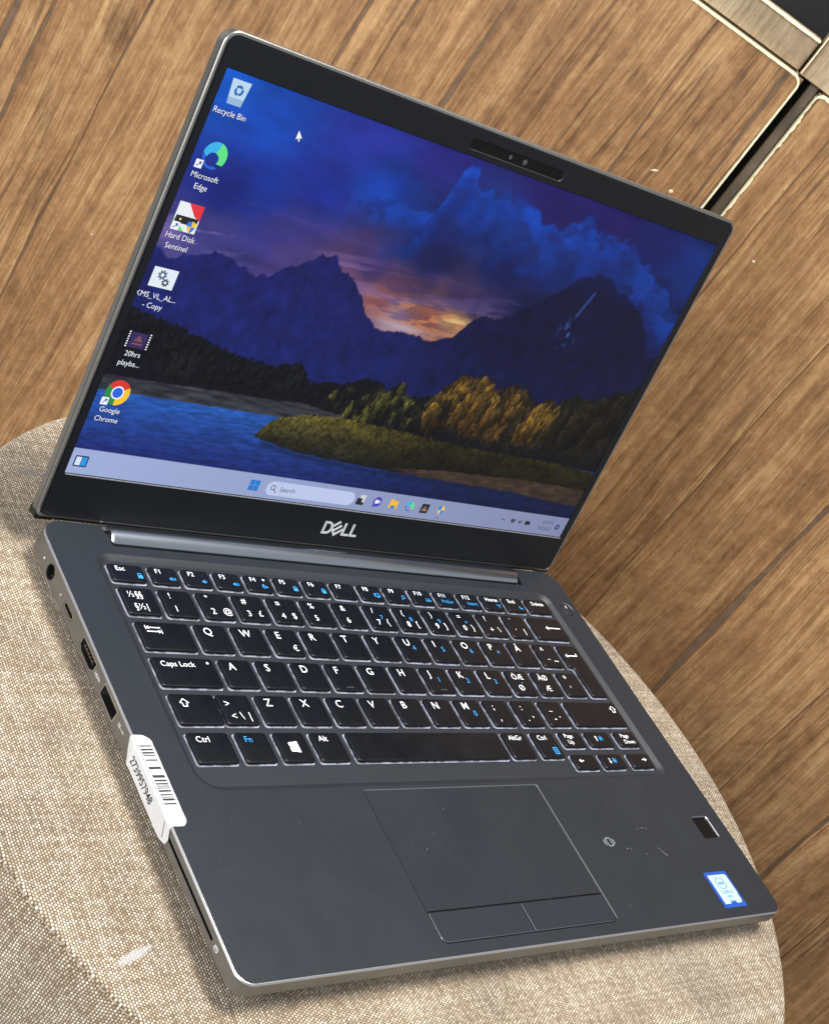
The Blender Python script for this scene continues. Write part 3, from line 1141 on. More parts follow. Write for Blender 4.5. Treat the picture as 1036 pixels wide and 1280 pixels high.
def wallpaper():
    U, V = Ug, Vg
    pts = [(5, 160, 5, 98, 228), (30, 150, 10, 84, 218), (35, 130, 20, 62, 195), (75, 158, 42, 58, 190), (110, 160, 48, 44, 168), (180, 163, 50, 32, 145), (220, 163, 45, 34, 145), (255, 160, 26, 42, 150), (290, 150, 12, 62, 180),
           (290, 120, 18, 40, 125), (60, 135, 28, 50, 178), (20, 125, 24, 42, 155), (90, 142, 12, 68, 195), (50, 116, 66, 60, 155), (20, 105, 72, 68, 155), (60, 103, 88, 70, 155), (100, 112, 84, 62, 140),
           (93, 102, 135, 88, 140), (108, 99, 186, 108, 110), (140, 95, 205, 118, 88), (157, 97, 240, 176, 112), (126, 89, 190, 160, 190), (168, 106, 66, 48, 108), (195, 112, 30, 30, 95),
           (130, 120, 30, 36, 115), (170, 125, 24, 34, 118), (200, 130, 20, 52, 150), (150, 140, 16, 74, 195), (260, 130, 14, 36, 115), (120, 130, 22, 44, 140), (150, 108, 96, 62, 112), (5, 95, 90, 80, 160), (120, 107, 120, 76, 120)]
    P = np.array(pts, float)
    num = np.zeros(U.shape + (3,))
    den = np.zeros(U.shape)
    wx = (fbm(U / 22, V / 14, 3) - .5) * 14
    wy = (fbm(U / 20, V / 12, 9) - .5) * 9
    for px, py, r, g, b in P:
        d2 = ((U + wx - px) / 1.4) ** 2 + (V + wy - py) ** 2
        w = 1 / (d2 + 12) ** 1.7
        num += w[..., None] * np.array([r, g, b])
        den += w
    img = num / den[..., None]
    # streaky cloud texture
    st = .5 * fbm(U / 26 + V / 40, V / 5.5 + U / 60, 21, 6, .55) + .5 * fbm(U / 18, V / 11, 23, 6, .6)
    img *= (0.70 + 0.46 * st)[..., None]
    band = np.exp(-((V - 104 - 4 * np.sin(U / 30)) / 10) ** 2) * sstep(.52, .68, fbm(U / 30, V / 3.5 - U / 45, 33, 5))
    img = mixc(img, (150, 120, 195), band * .55 * (U < 190))
    gl = np.exp(-(((U - 140) / 30) ** 2 + ((V - 94) / 8) ** 2))
    tx = sstep(.45, .62, fbm(U / 9, V / 2.2, 41, 5))
    img = mixc(img, (236, 150, 96), gl * tx * .75)
    img = mixc(img, (90, 58, 92), gl * (1 - tx) * .35)
    g2 = np.exp(-(((U - 158) / 9) ** 2 + ((V - 96.5) / 2.2) ** 2))
    img = mixc(img, (255, 214, 140), g2 * sstep(.4, .6, fbm(U / 5, V / 1.4, 44, 4)))
    g3 = np.exp(-(((U - 130) / 14) ** 2 + ((V - 88.5 + (U - 130) * .02) / 1.8) ** 2))
    img = mixc(img, (205, 190, 215), g3 * .8)
    # the large blue cloud
    cx_ = [100, 119, 124, 127, 131, 134, 138, 142, 147, 152, 157, 163, 171, 178, 186, 192, 197, 207, 214, 222, 231, 240, 248, 262, 294]
    cy_ = [134, 139, 158, 162.5, 162, 156, 154, 156, 152, 157, 152, 156, 155, 150, 150, 148, 154, 159, 153, 153.5, 154, 152, 148, 142, 128]
    edge = np.interp(U, cx_, cy_) + (fbm(U / 4, V / 4, 51, 6, .6) - .5) * 8
    m = sstep(-1.2, 1.6, edge - V) * sstep(84, 124, U + (V - 135) * .5 + (fbm(U / 12, V / 9, 58, 4) - .5) * 40)
    shade = fbm(U / 13, V / 10, 55, 6, .55)
    dep = np.clip((edge - V) / 34, 0, 1)
    dep = np.clip(dep + (fbm(U / 18, V / 12, 57) - .5) * .5, 0, 1)
    c1_, c2_ = np.array([10, 88, 236.]), np.array([20, 36, 122.])
    cc = c1_ * (1 - dep[..., None]) + c2_ * dep[..., None]
    cc *= (0.66 + .52 * shade)[..., None]
    m *= (1 - sstep(.6, 1.0, dep) * .75) * (.45 + .55 * sstep(.35, .58, fbm(U / 10, V / 6, 59, 5)))
    img = mixc(img, cc, m * (V > 100))
    # left small clouds
    m2 = np.exp(-(((U - 92) / 16) ** 2 + ((V - 136) / 8) ** 2)) * sstep(.42, .6, fbm(U / 9, V / 7, 61))
    img = mixc(img, (12, 84, 218), m2 * .8)
    # mountains
    mp = [(0, 97), (2.4, 95.5), (7.6, 92.9), (15.4, 96.6), (26.9, 99.7), (33, 100.7), (38, 97), (42, 95.9), (46, 94.8), (49.9, 96.1), (52.5, 95.2), (57.5, 99.3), (64.6, 103.9), (73.9, 109.1), (81, 110.6), (83.5, 107), (86.6, 104.5), (93.5, 104.1), (97, 101), (102.3, 96.6), (107, 91), (111.7, 88), (119.5, 84.6), (127.8, 87.3), (138.3, 86.3), (149, 85.4), (159.4, 89.4), (166.5, 99), (172.7, 103.7), (178, 102.5), (181.9, 104.2), (192.3, 109.4), (199.6, 115.2), (210.2, 124.6), (216, 130), (221.9, 132.9), (230, 135), (235.7, 134.4), (243, 131), (249.8, 129.9), (260, 126), (269.5, 120.9), (279, 113), (284.4, 105.6), (294, 103)]
    mx_, my_ = zip(*mp)
    me_ = np.interp(U, mx_, my_) + (fbm(U / 3.2, V * 0, 71, 4) - .5) * 3.4
    m = sstep(-.5, .5, me_ - V)
    rg = .5 * fbm(U / 7 + V / 9, V / 9 - U / 12, 75, 6, .65) + .5 * fbm(U / 6 - V / 10, V / 8 + U / 14, 77, 6, .65)
    base = np.where((U < 130)[..., None], np.array([31, 36, 122.]), np.array([25, 28, 96.]))
    k = sstep(110, 190, U)[..., None]
    base = np.array([32, 38, 126.]) * (1 - k) + np.array([22, 24, 84.]) * k
    lowb = np.clip((95 - V) / 40, 0, 1)[..., None]
    base = base * (1 - lowb) + np.array([30, 44, 136.]) * lowb * (1 - .35 * k) + np.array([20, 22, 72.]) * lowb * .35 * k
    mt = base * (0.50 + .80 * rg)[..., None] * np.array([.96, 1.0, 1.04])
    # soft haze where clouds wrap the right summit
    hz = sstep(118, 134, V) * (U > 200) * .65 + (U > 262) * .4 * sstep(262, 285, U)
    img = mixc(img, mt, m * (1 - hz * fbm(U / 10, V / 8, 79)))
    # snow gullies
    ss = fbm(U / 1.8, V / 2.6, 81, 4)
    d = np.abs((U - 226.4) - (V - 114.3) * (230.7 - 226.4) / (126.9 - 114.3)) / .9
    s1 = np.exp(-d ** 2) * sstep(112, 114, V) * (1 - sstep(125, 128, V))
    s2 = np.exp(-(((U - 226) / 5.5) ** 2 + ((V - 103.5) / 6) ** 2)) * sstep(.5, .62, ss)
    s3 = np.exp(-(((U - 222) / 1.6) ** 2 + ((V - 109) / 3) ** 2)) * sstep(.35, .5, ss)
    img = mixc(img, (66, 118, 214), np.clip(s1 * .9 + s2 * 1.1 + s3, 0, 1) * .85)
    # tree line
    hp = [(0, 72), (12.1, 70.1), (20.1, 68.7), (35.7, 65.9), (51, 62.2), (64.8, 60.4), (75.5, 60.3), (79, 62), (84, 63.4), (89, 62.5), (92, 59.5), (95.9, 55.6), (104, 57.5), (110.6, 58.1), (117, 60), (124.4, 63.6), (134, 62.5), (138, 60), (142, 62.7), (143.5, 64), (145.1, 66.2), (147, 63), (149.5, 59.3), (152.4, 59.1), (158, 60), (166, 61.4), (169, 66), (172.1, 68.8), (175, 73), (178.8, 75.3), (183, 73), (187, 75.5), (195.4, 75), (199, 70), (204, 73), (212.7, 74.7), (218, 74), (227.8, 69.5), (231, 67), (235.2, 71.9), (239, 72), (242.8, 69.7), (248, 74), (252.8, 77.1), (260, 75), (269, 76.3), (275, 80), (280.5, 83), (287, 84), (294, 88)]
    hx_, hy_ = zip(*hp)
    he = np.interp(U, hx_, hy_) + (fbm(U / 1.3, V / 3, 91, 4) - .5) * 4.2
    m = sstep(-.35, .35, he - V)
    leaf = np.clip((fbm(U / 1.3, V / 2.6, 95, 5, .72) - .5) * 1.7 + .5, 0, 1)
    clump = fbm(U / 7, V / 9, 97, 3)
    tr = np.array([20, 22, 34.]) * (.55 + .8 * leaf)[..., None]
    trees = [(182, 62, 11, 13, (140, 96, 22)), (196, 60, 7, 14, (128, 86, 24)), (212, 59, 6, 14, (146, 98, 26)), (205, 55, 9, 9, (96, 70, 26)), (172, 58, 8, 9, (96, 74, 28)), (228, 56, 7, 12, (104, 74, 30)), (239, 58, 7, 13, (92, 66, 30)), (252, 60, 10, 14, (50, 48, 26)),
             (268, 60, 10, 15, (56, 50, 30)), (284, 62, 10, 16, (46, 42, 30)), (136, 52, 4.5, 7, (116, 112, 48)), (149.5, 51.5, 3.6, 7.5, (132, 128, 58)), (130, 47, 5, 5, (92, 92, 40)), (157, 50, 5, 6, (84, 78, 34)), (118, 48, 5, 5, (40, 42, 34)), (85, 56, 7, 7, (26, 30, 34)), (30, 54, 8, 7, (30, 32, 36))]
    for x, y, a_, b_, c in trees:
        mm_ = np.exp(-(((U - x) / a_) ** 4 + ((V - y) / b_) ** 4)) * sstep(.22, .5, clump * .5 + leaf * .5 + .05)
        tr = mixc(tr, np.array(c, float) * (.25 + 1.35 * leaf)[..., None], mm_)
    img = mixc(img, tr, m)
    rt = np.random.RandomState(42)
    du, dv = SWm / (GX - 1), SHm / (GY - 1)
    specs = []
    for k in range(230):
        x = rt.uniform(0, 292)
        ln = np.interp(x, hx_, hy_)
        if x < 110:
            c, w_, h_ = (24, 28, 32), rt.uniform(1.2, 2.6), rt.uniform(3, 6)
            top_ = ln - rt.uniform(0, 12)
        elif x < 163:
            c = [(120, 118, 50), (92, 88, 38), (44, 46, 34), (70, 70, 36)][rt.randint(4)] if rt.rand() < .6 else (26, 30, 30)
            w_, h_ = rt.uniform(1.4, 3.2), rt.uniform(6, 12)
            top_ = ln - rt.uniform(1, 12)
        elif x < 248:
            c = [(148, 112, 34), (120, 92, 32), (92, 72, 30), (138, 96, 30), (58, 50, 26)][rt.randint(5)]
            w_, h_ = rt.uniform(2, 5), rt.uniform(8, 18)
            top_ = ln - rt.uniform(-1, 13)
        else:
            c = [(50, 46, 28), (40, 40, 28), (64, 52, 28), (34, 32, 26)][rt.randint(4)]
            w_, h_ = rt.uniform(2.5, 5), rt.uniform(10, 20)
            top_ = ln - rt.uniform(-1, 16)
        specs.append((top_, x, w_, h_, c))
    specs.sort(key=lambda q: -q[0])
    for top_, x, w_, h_, c in specs:
        x0_, x1_ = max(0, int((x - w_ * 1.3) / du)), min(GX, int((x + w_ * 1.3) / du) + 2)
        y0_, y1_ = max(0, int((top_ - h_) / dv)), min(GY, int((top_ + 1.5) / dv) + 2)
        if x1_ - x0_ < 2 or y1_ - y0_ < 2:
            continue
        sl_ = (slice(y0_, y1_), slice(x0_, x1_))
        uu_, vw_ = U[sl_], V[sl_]
        t_ = np.clip((top_ - vw_) / h_, 0, 1)
        prof = w_ * np.sin(np.clip(t_ * .8 + .06, 0, 1) * pi) ** .75
        ed_ = prof * (.72 + .75 * (leaf[sl_] - .3)) - np.abs(uu_ - x)
        m_ = sstep(-.1, .35, ed_) * (vw_ < top_) * (1 - sstep(.8, 1, t_))
        lit = .45 + .75 * (1 - t_) - .35 * (uu_ - x) / w_
        img[sl_] = mixc(img[sl_], np.array(c, float) * (np.clip(lit, .2, 1.4) * (.35 + 1.0 * leaf[sl_]))[..., None], m_ * .9)
    # rocky far shore
    bt = np.interp(U, [0, 97, 118, 125], [43.4, 46.2, 44.5, 41]) + (fbm(U / 4, V * 0, 101) - .5) * 1.6
    bb = np.interp(U, [0, 84, 125], [37, 38.4, 40])
    m = sstep(-.3, .3, bt - V) * (U < 122)
    img = mixc(img, np.array([78, 80, 92.]) * (.35 + .9 * fbm(U / 7, V / 1.1, 103, 5))[..., None], m)
    # water
    m = sstep(-.25, .25, bb - V) * (U < 122) + (V < 38.8) * (U >= 122)
    m = np.clip(m, 0, 1)
    wat = fbm(U / 4.5, V / .9, 111, 5, .6)
    tw = np.clip((V - 8) / 30, 0, 1)[..., None]
    wc = np.array([30, 42, 122.]) * (1 - tw) + np.array([34, 98, 196.]) * tw
    kr_ = sstep(90, 230, U)[..., None]
    wc = wc * (1 - .30 * kr_)
    wc = wc * (.70 + .62 * wat)[..., None]
    img = mixc(img, wc, m)
    # grassy bank
    gt = np.interp(U, [78, 80, 84, 88.7, 100, 119, 150, 198, 258, 294], [27, 29.5, 35, 38.5, 41.5, 43, 42, 40, 39.5, 38.5]) + (fbm(U / 1.2, V / 2, 121, 4) - .5) * 3
    gb = np.interp(U, [78, 80, 92, 105.5, 140, 168.5, 239, 294], [29, 28, 25.5, 23.7, 22.4, 21.6, 21, 18]) + (fbm(U / 3, V * 0, 123) - .5) * 1.0
    m = sstep(-.3, .3, gt - V) * sstep(-.25, .25, V - gb) * (U > 79)
    gl_ = fbm(U / 1.1, V / 1.3, 125, 5, .65)
    tt = np.clip((V - gb) / (gt - gb + .01), 0, 1)[..., None]
    gc = np.array([34, 34, 30.]) * (1 - tt) + np.array([104, 94, 34.]) * tt
    fade = sstep(110, 190, U)[..., None]
    gc = gc * (1 - fade * .45)
    img = mixc(img, gc * (.35 + 1.5 * gl_)[..., None] * (.6 + .75 * fbm(U / 9, V / 4, 126))[..., None], m)
    sb = np.interp(U, [150, 190, 250, 294], [22.5, 26.2, 28.2, 28]) + (fbm(U / 4, V * 0, 127) - .5) * 1.2
    m = sstep(-.4, .4, sb - V) * sstep(-.3, .3, V - gb) * sstep(150, 180, U)
    img = mixc(img, np.array([92, 72, 58.]) * (.6 + .7 * fbm(U / 6, V / 1.5, 129, 4))[..., None], m)
    # dark reflection beneath the bank
    m = sstep(0, 1, gb - V) * (1 - sstep(1.5, 4, gb - V)) * (U > 84)
    img = mixc(img, (24, 34, 84), m * .5)
    img *= (1.03 - .22 * (U / SWm))[..., None]  # picture painted dimmer towards the right for the panel's viewing angle
    img = 255 * (np.clip(img, 0, 255) / 255) ** 1.12
    gy_ = img.mean(2, keepdims=True)
    img = img * .84 + gy_ * .16
    # taskbar
    tb = (V < 11.05)
    k = (U / SWm)[..., None]
    tc_ = np.array([166, 182, 226.]) * (1 - k) + np.array([134, 142, 178.]) * k  # taskbar colour carries the same painted dimming
    img = np.where(tb[..., None], tc_ + 0 * img, img)
    return np.clip(img, 0, 255)


img = wallpaper() / 255.0
imgl = np.where(img <= 0.04045, img / 12.92, ((img + .055) / 1.055) ** 2.4)
vx = np.zeros((GX * GY, 3))
vx[:, 0] = Ug.ravel() * MM
vx[:, 1] = Vg.ravel() * MM
ii = (np.arange(GY - 1)[:, None] * GX + np.arange(GX - 1)[None, :]).ravel()
fc = np.stack([ii, ii + 1, ii + GX + 1, ii + GX], 1)
me = bpy.data.meshes.new('screen')
me.vertices.add(len(vx))
me.vertices.foreach_set('co', vx.ravel())
me.loops.add(fc.size)
me.loops.foreach_set('vertex_index', fc.ravel().astype(np.int32))
me.polygons.add(len(fc))
me.polygons.foreach_set('loop_start', np.arange(0, fc.size, 4, dtype=np.int32))
me.update(calc_edges=True)
ca_ = me.color_attributes.new('picture', 'FLOAT_COLOR', 'POINT')
ca_.data.foreach_set('color', np.concatenate([imgl.reshape(-1, 3), np.ones((GX * GY, 1))], 1).ravel().astype(np.float32))
m = bpy.data.materials.new('lit_display')
m.use_nodes = True
n_, l_ = nt(m)
b_ = n_['Principled BSDF']
at = n_.new('ShaderNodeAttribute')
at.attribute_name = 'picture'
l_.new(at.outputs['Color'], b_.inputs['Emission Color'])
b_.inputs['Emission Strength'].default_value = 0.92
b_.inputs['Base Color'].default_value = (0.004, 0.004, 0.005, 1)
b_.inputs['Roughness'].default_value = 0.32
b_.inputs['Specular IOR Level'].default_value = 0.12
me.materials.append(m)
screen = link('screen', me, laptop, LLOC, LROT)


def ic(name, color, fn, z=0.05, s=1.0, m=None):
    p = Print(z)
    fn(p)
    return mesh_obj(name, mm(p.v), p.f, m or emat('pixel_' + name + str(len(bpy.data.materials)), color, s), screen)


E_white = emat('pixel_white', (240, 244, 255))
E_dim = emat('pixel_grey', (62, 68, 92))
E_black = emat('pixel_black', (20, 22, 30))
E_blue = emat('pixel_blue', (20, 120, 215))
E_shadow = emat('pixel_shadow', (14, 22, 70))


def caption(lines, cx, tops, size=3.15):
    p = Print(.05)
    q = Print(.04)
    for s, y in zip(lines, tops):
        p.text(s, cx, y - 2.35, size, -.002, 'CENTER')
        q.text(s, cx + .18, y - 2.35 - .2, size, .004, 'CENTER')
    mesh_obj('icon_caption', mm(p.v), p.f, E_white, screen)
    mesh_obj('caption_shadow', mm(q.v), q.f, E_shadow, screen)


def shortcut(x, y):
    ic('shortcut_box', None, lambda p: p.poly(rect(x, y, x + 3.2, y + 3.2)), .12, m=E_white)

    def f_(p):
        p.line(x + .8, y + .7, x + 2.2, y + 2.1, .38)
        p.poly([(x + 2.6, y + 2.6), (x + 1.3, y + 2.5), (x + 2.5, y + 1.2)])
    ic('shortcut_arrow', None, f_, .15, m=emat('pixel_arrow', (30, 70, 150)))


# recycle bin
ic('bin_icon', (186, 214, 238), lambda p: p.poly([(4.1, 162.6), (12.4, 162.6), (11.4, 153.5), (5.2, 153.5)]))
ic('bin_shade', (150, 182, 214), lambda p: p.poly([(5.0, 156.0), (11.7, 156.0), (11.4, 153.5), (5.2, 153.5)]), .07)


def rec(p):
    for k in range(3):
        a_ = radians(90 + 120 * k)
        c0 = (8.3 + 1.7 * cos(a_), 158.9 + 1.7 * sin(a_))
        t_ = a_ + pi / 2
        q1 = (c0[0] + 1.0 * cos(t_ + .5), c0[1] + 1.0 * sin(t_ + .5))
        q0 = (c0[0] - 1.3 * cos(t_ - .6), c0[1] - 1.3 * sin(t_ - .6))
        p.line(*q0, *c0, .95, .001 * k)
        p.line(*c0, *q1, .95, .0015 * k + .0005)
        p.poly([(q1[0] + .9 * cos(t_ + 1), q1[1] + .9 * sin(t_ + 1)), (q1[0] + .8 * cos(t_ - .8), q1[1] + .8 * sin(t_ - .8)), (q1[0] + .9 * cos(t_ + 3), q1[1] + .9 * sin(t_ + 3))], .004)


ic('recycle_mark', (16, 96, 178), rec, .09)
caption(['Recycle Bin'], 8.3, [151.6])


def edge_icon(cx, cy, r, zb=.05):
    def cres(p, a0, a1, r0, r1, off=0):
        N_ = 18
        o_ = [(cx + r * r1 * cos(a), cy + r * r1 * sin(a)) for a in np.linspace(a0, a1, N_)]
        i_ = [(cx - r * .10 + r * r0 * cos(a), cy - r * .26 + r * r0 * sin(a) * .9) for a in np.linspace(a1, a0, N_)]
        p.poly(o_ + i_)
    ic('browser_swirl', (28, 92, 200), lambda p: cres(p, radians(160), radians(300), .60, 1.0), zb)
    ic('browser_swirl', (48, 176, 232), lambda p: cres(p, radians(70), radians(175), .52, 1.0), zb + .02)
    ic('browser_swirl', (92, 224, 130), lambda p: cres(p, radians(-35), radians(75), .5, 1.0), zb + .03)


edge_icon(9.2, 134.3, 5.2)
shortcut(2.4, 128.4)
caption(['Microsoft', 'Edge'], 8.6, [127.2, 123.2])
# disk tool icon
ic('disk_icon', (232, 238, 244), lambda p: p.poly([(2.8, 115.2), (13.7, 115.2), (13.7, 104.2), (2.8, 104.2)]))
ic('disk_red', (226, 40, 54), lambda p: p.poly([(7.0, 115.2), (13.7, 115.2), (13.7, 109.4), (11.0, 110.6)]), .07)
ic('disk_green', (126, 214, 130), lambda p: p.poly([(2.8, 104.2), (9.0, 104.2), (2.8, 109.0)]), .07)
ic('disk_body', (18, 18, 22), lambda p: p.poly(rect(3.4, 107.0, 13.2, 110.0)), .09)
ic('disk_light', (240, 230, 120), lambda p: p.poly(circle(5.6, 108.6, .45, 8)), .11)


def shield(x, y, s, z):
    half = [(0, 1), (.85, .7), (.8, -.1), (.45, -.75), (0, -1.1)]
    rt = [(x + a * s, y + b * s) for a, b in half]
    lt = [(x - a * s, y + b * s) for a, b in half]
    ic('shield_half', (42, 124, 214), lambda p: (p.poly([(x - .85 * s, y), (x, y), (x, y + s), (x - .85 * s, y + .7 * s)]), p.poly([(x, y - 1.1 * s), (x + .45 * s, y - .75 * s), (x + .82 * s, y), (x, y)])), z)
    ic('shield_half', (246, 196, 52), lambda p: (p.poly([(x, y), (x + .85 * s, y), (x + .85 * s, y + .7 * s), (x, y + s)]), p.poly([(x - .82 * s, y), (x - .45 * s, y - .75 * s), (x, y - 1.1 * s), (x, y)])), z + .01)


shield(11.2, 106.6, 2.3, .13)
shortcut(3.0, 104.2)
caption(['Hard Disk', 'Sentinel'], 8.6, [103.2, 99.2])
# script file icon with gears
ic('file_icon', (226, 234, 246), lambda p: p.poly(rect(3.2, 81.2, 14.0, 89.1)))


def gear(p, x, y, r):
    p.ring([(x + r * (1.0 if (k // 2) % 2 else .78) * cos(k * pi / 8), y + r * (1.0 if (k // 2) % 2 else .78) * sin(k * pi / 8)) for k in range(-1, -1)] or [(x + r * (1.0 if (k // 2) % 2 else .72) * cos((k + .5) * pi / 16), y + r * (1.0 if (k // 2) % 2 else .72) * sin((k + .5) * pi / 16)) for k in range(32)], circle(x, y, r * .36, 16))


ic('gear', (92, 110, 138), lambda p: gear(p, 7.7, 86.3, 2.1), .07)
ic('gear', (40, 50, 66), lambda p: gear(p, 10.0, 83.6, 1.7), .08)
caption(['KMS_VL_AL...', '- Copy'], 8.6, [79.0, 75.0])
# video file icon
ic('film_icon', (44, 26, 86), lambda p: p.poly(rect(5.0, 55.8, 12.2, 62.2)))
ic('film_picture', (120, 72, 82), lambda p: (p.poly([(6.6, 58.6), (10.6, 58.6), (8.6, 61.4)]), p.poly(rect(6.3, 57.2, 10.9, 57.9))), .07)
ic('film_holes', None, lambda p: [p.poly(rect(x, 55.9 + 1.0 * k, x + .7, 56.45 + 1.0 * k)) for k in range(7) for x in (3.7, 12.9)], .07, m=E_white)
caption(['20hrs', 'playba...'], 8.6, [54.6, 50.6])


# round browser icon
def wheel(cx, cy, r, z):
    for a0, a1, c in ((30, 150, (214, 48, 38)), (150, 270, (36, 138, 62)), (270, 390, (246, 196, 28))):
        ic('browser_wheel', c, lambda p, a0=a0, a1=a1: p.poly([(cx, cy)] + [(cx + r * cos(radians(a)), cy + r * sin(radians(a))) for a in np.linspace(a0, a1, 14)]), z)
    ic('browser_hub', None, lambda p: p.poly(circle(cx, cy, r * .52, 24)), z + .02, m=E_white)
    ic('browser_hub', (30, 94, 220), lambda p: p.poly(circle(cx, cy, r * .41, 24)), z + .04)


wheel(8.9, 36.6, 5.4, .05)
shortcut(3.1, 30.9)
caption(['Google', 'Chrome'], 8.6, [30.2, 26.2])


# pointer
def ptr(p, s=1.0, d=0):
    x, y = 39.4, 152.6
    p.poly([(x - d, y + 1.6 * d), (x - d, y - 3.6 - 1.3 * d), (x + .95, y - 2.75 - d * .6), (x + 1.5, y - 4.0 - d), (x + 2.05 + d * .5, y - 3.8 - d * .5), (x + 1.55 + d * .2, y - 2.5), (x + 2.7 + 1.6 * d, y - 2.5 - d * .3)])


ic('pointer_outline', (10, 14, 30), lambda p: ptr(p, d=.3), .05)
ic('pointer', None, lambda p: ptr(p), .08, m=E_white)

# taskbar items
ic('widget_icon', (18, 60, 120), lambda p: p.poly(rrect(2.1, 3.2, 8.2, 8.1, .5)))
ic('widget_panel', (214, 226, 240), lambda p: p.poly(rect(2.7, 3.8, 5.1, 7.5)), .07)
ic('widget_panel', (34, 150, 226), lambda p: p.poly(rect(5.4, 3.8, 7.6, 7.5)), .07)
ic('start_icon', (22, 118, 204), lambda p: [p.poly(rect(88.2 + i * 2.75, 3.0 + j * 2.65, 90.75 + i * 2.75, 5.45 + j * 2.65)) for i in (0, 1) for j in (0, 1)])
ic('search_box', (186, 198, 232), lambda p: p.poly(rrect(97.6, 1.9, 148.3, 8.8, 3.4, 8)))
ic('search_lens', None, lambda p: (p.ring(circle(101.2, 5.7, 1.3, 18), circle(101.2, 5.7, .95, 18)), p.line(102.1, 4.7, 103.2, 3.5, .4)), .07, m=E_black)
ic('search_word', None, lambda p: p.text('Search', 105.2, 4.2, 3.2), .07, m=E_dim)
ic('task_icon', (206, 208, 214), lambda p: p.poly(rect(151.4, 4.6, 154.6, 8.2)))
ic('task_icon', (28, 28, 34), lambda p: (p.poly(rect(149.9, 3.0, 153.0, 6.4)), p.poly(rect(153.0, 3.0, 154.4, 4.4))), .07)
ic('chat_icon', (78, 66, 182), lambda p: (p.poly(circle(162.4, 5.7, 2.6, 20)), p.poly([(160.2, 5), (160.3, 2.7), (162.4, 3.4)], -.01)))
ic('chat_lens', None, lambda p: (p.poly(rrect(160.9, 4.8, 163.0, 6.7, .4)), p.poly([(163.2, 5.7), (164.1, 6.5), (164.1, 4.9)])), .07, m=E_white)
ic('folder_icon', (236, 186, 52), lambda p: (p.poly(rect(170.0, 3.4, 175.2, 7.4)), p.poly(rect(170.0, 7.4, 172.3, 8.1))))
ic('folder_pocket', (52, 120, 190), lambda p: p.poly(rect(171.3, 3.4, 173.9, 4.9)), .07)
edge_icon(182.9, 5.7, 2.6)
ic('store_icon', (30, 36, 48), lambda p: p.poly(rrect(190.2, 3.1, 195.2, 8.1, .5)))
ic('store_mark', (196, 150, 90), lambda p: [p.poly(rect(191.4 + 1.0 * k, 4.3, 192.0 + 1.0 * k, 5.4 + (k % 2) * 1.2)) for k in range(3)], .07)
shield(203.3, 5.9, 2.4, .05)
ic('task_dot', None, lambda p: p.poly(circle(203.4, 1.6, .5, 10)), m=E_dim)
ic('tray_icon', None, lambda p: (p.path([(246.0, 5.0), (247.2, 6.1), (248.4, 5.0)], .4),
   p.poly([(254.4, 3.8), (252.4, 6.0), (253.4, 6.6), (254.4, 6.8), (255.4, 6.6), (256.4, 6.0)]),
   p.poly([(258.6, 4.9), (259.3, 4.9), (260.2, 4.0), (260.2, 6.8), (259.3, 6.0), (258.6, 6.0)]), p.path([(260.8, 4.6), (261.2, 5.4), (260.8, 6.2)], .3)), .05, m=E_dim)
ic('battery_icon', None, lambda p: (p.poly(rect(263.4, 4.4, 266.8, 6.5)), p.poly(rect(266.8, 5.0, 267.3, 5.9))), .05, m=E_black)
ic('clock_text', None, lambda p: (p.text('2:04 PM', 283.8, 6.4, 2.5, 0, 'RIGHT'), p.text('10/2/2023', 283.8, 2.8, 2.5, 0, 'RIGHT')), .05, m=E_dim)
ic('bell_badge', (52, 56, 120), lambda p: p.ring(circle(288.0, 5.4, 1.6, 20), circle(288.0, 5.4, .6, 12)))

# ================================================================== POUF
PC = (143.3, 110.8)
PR = 204.6
ZP = -14.0
LAPB = 0


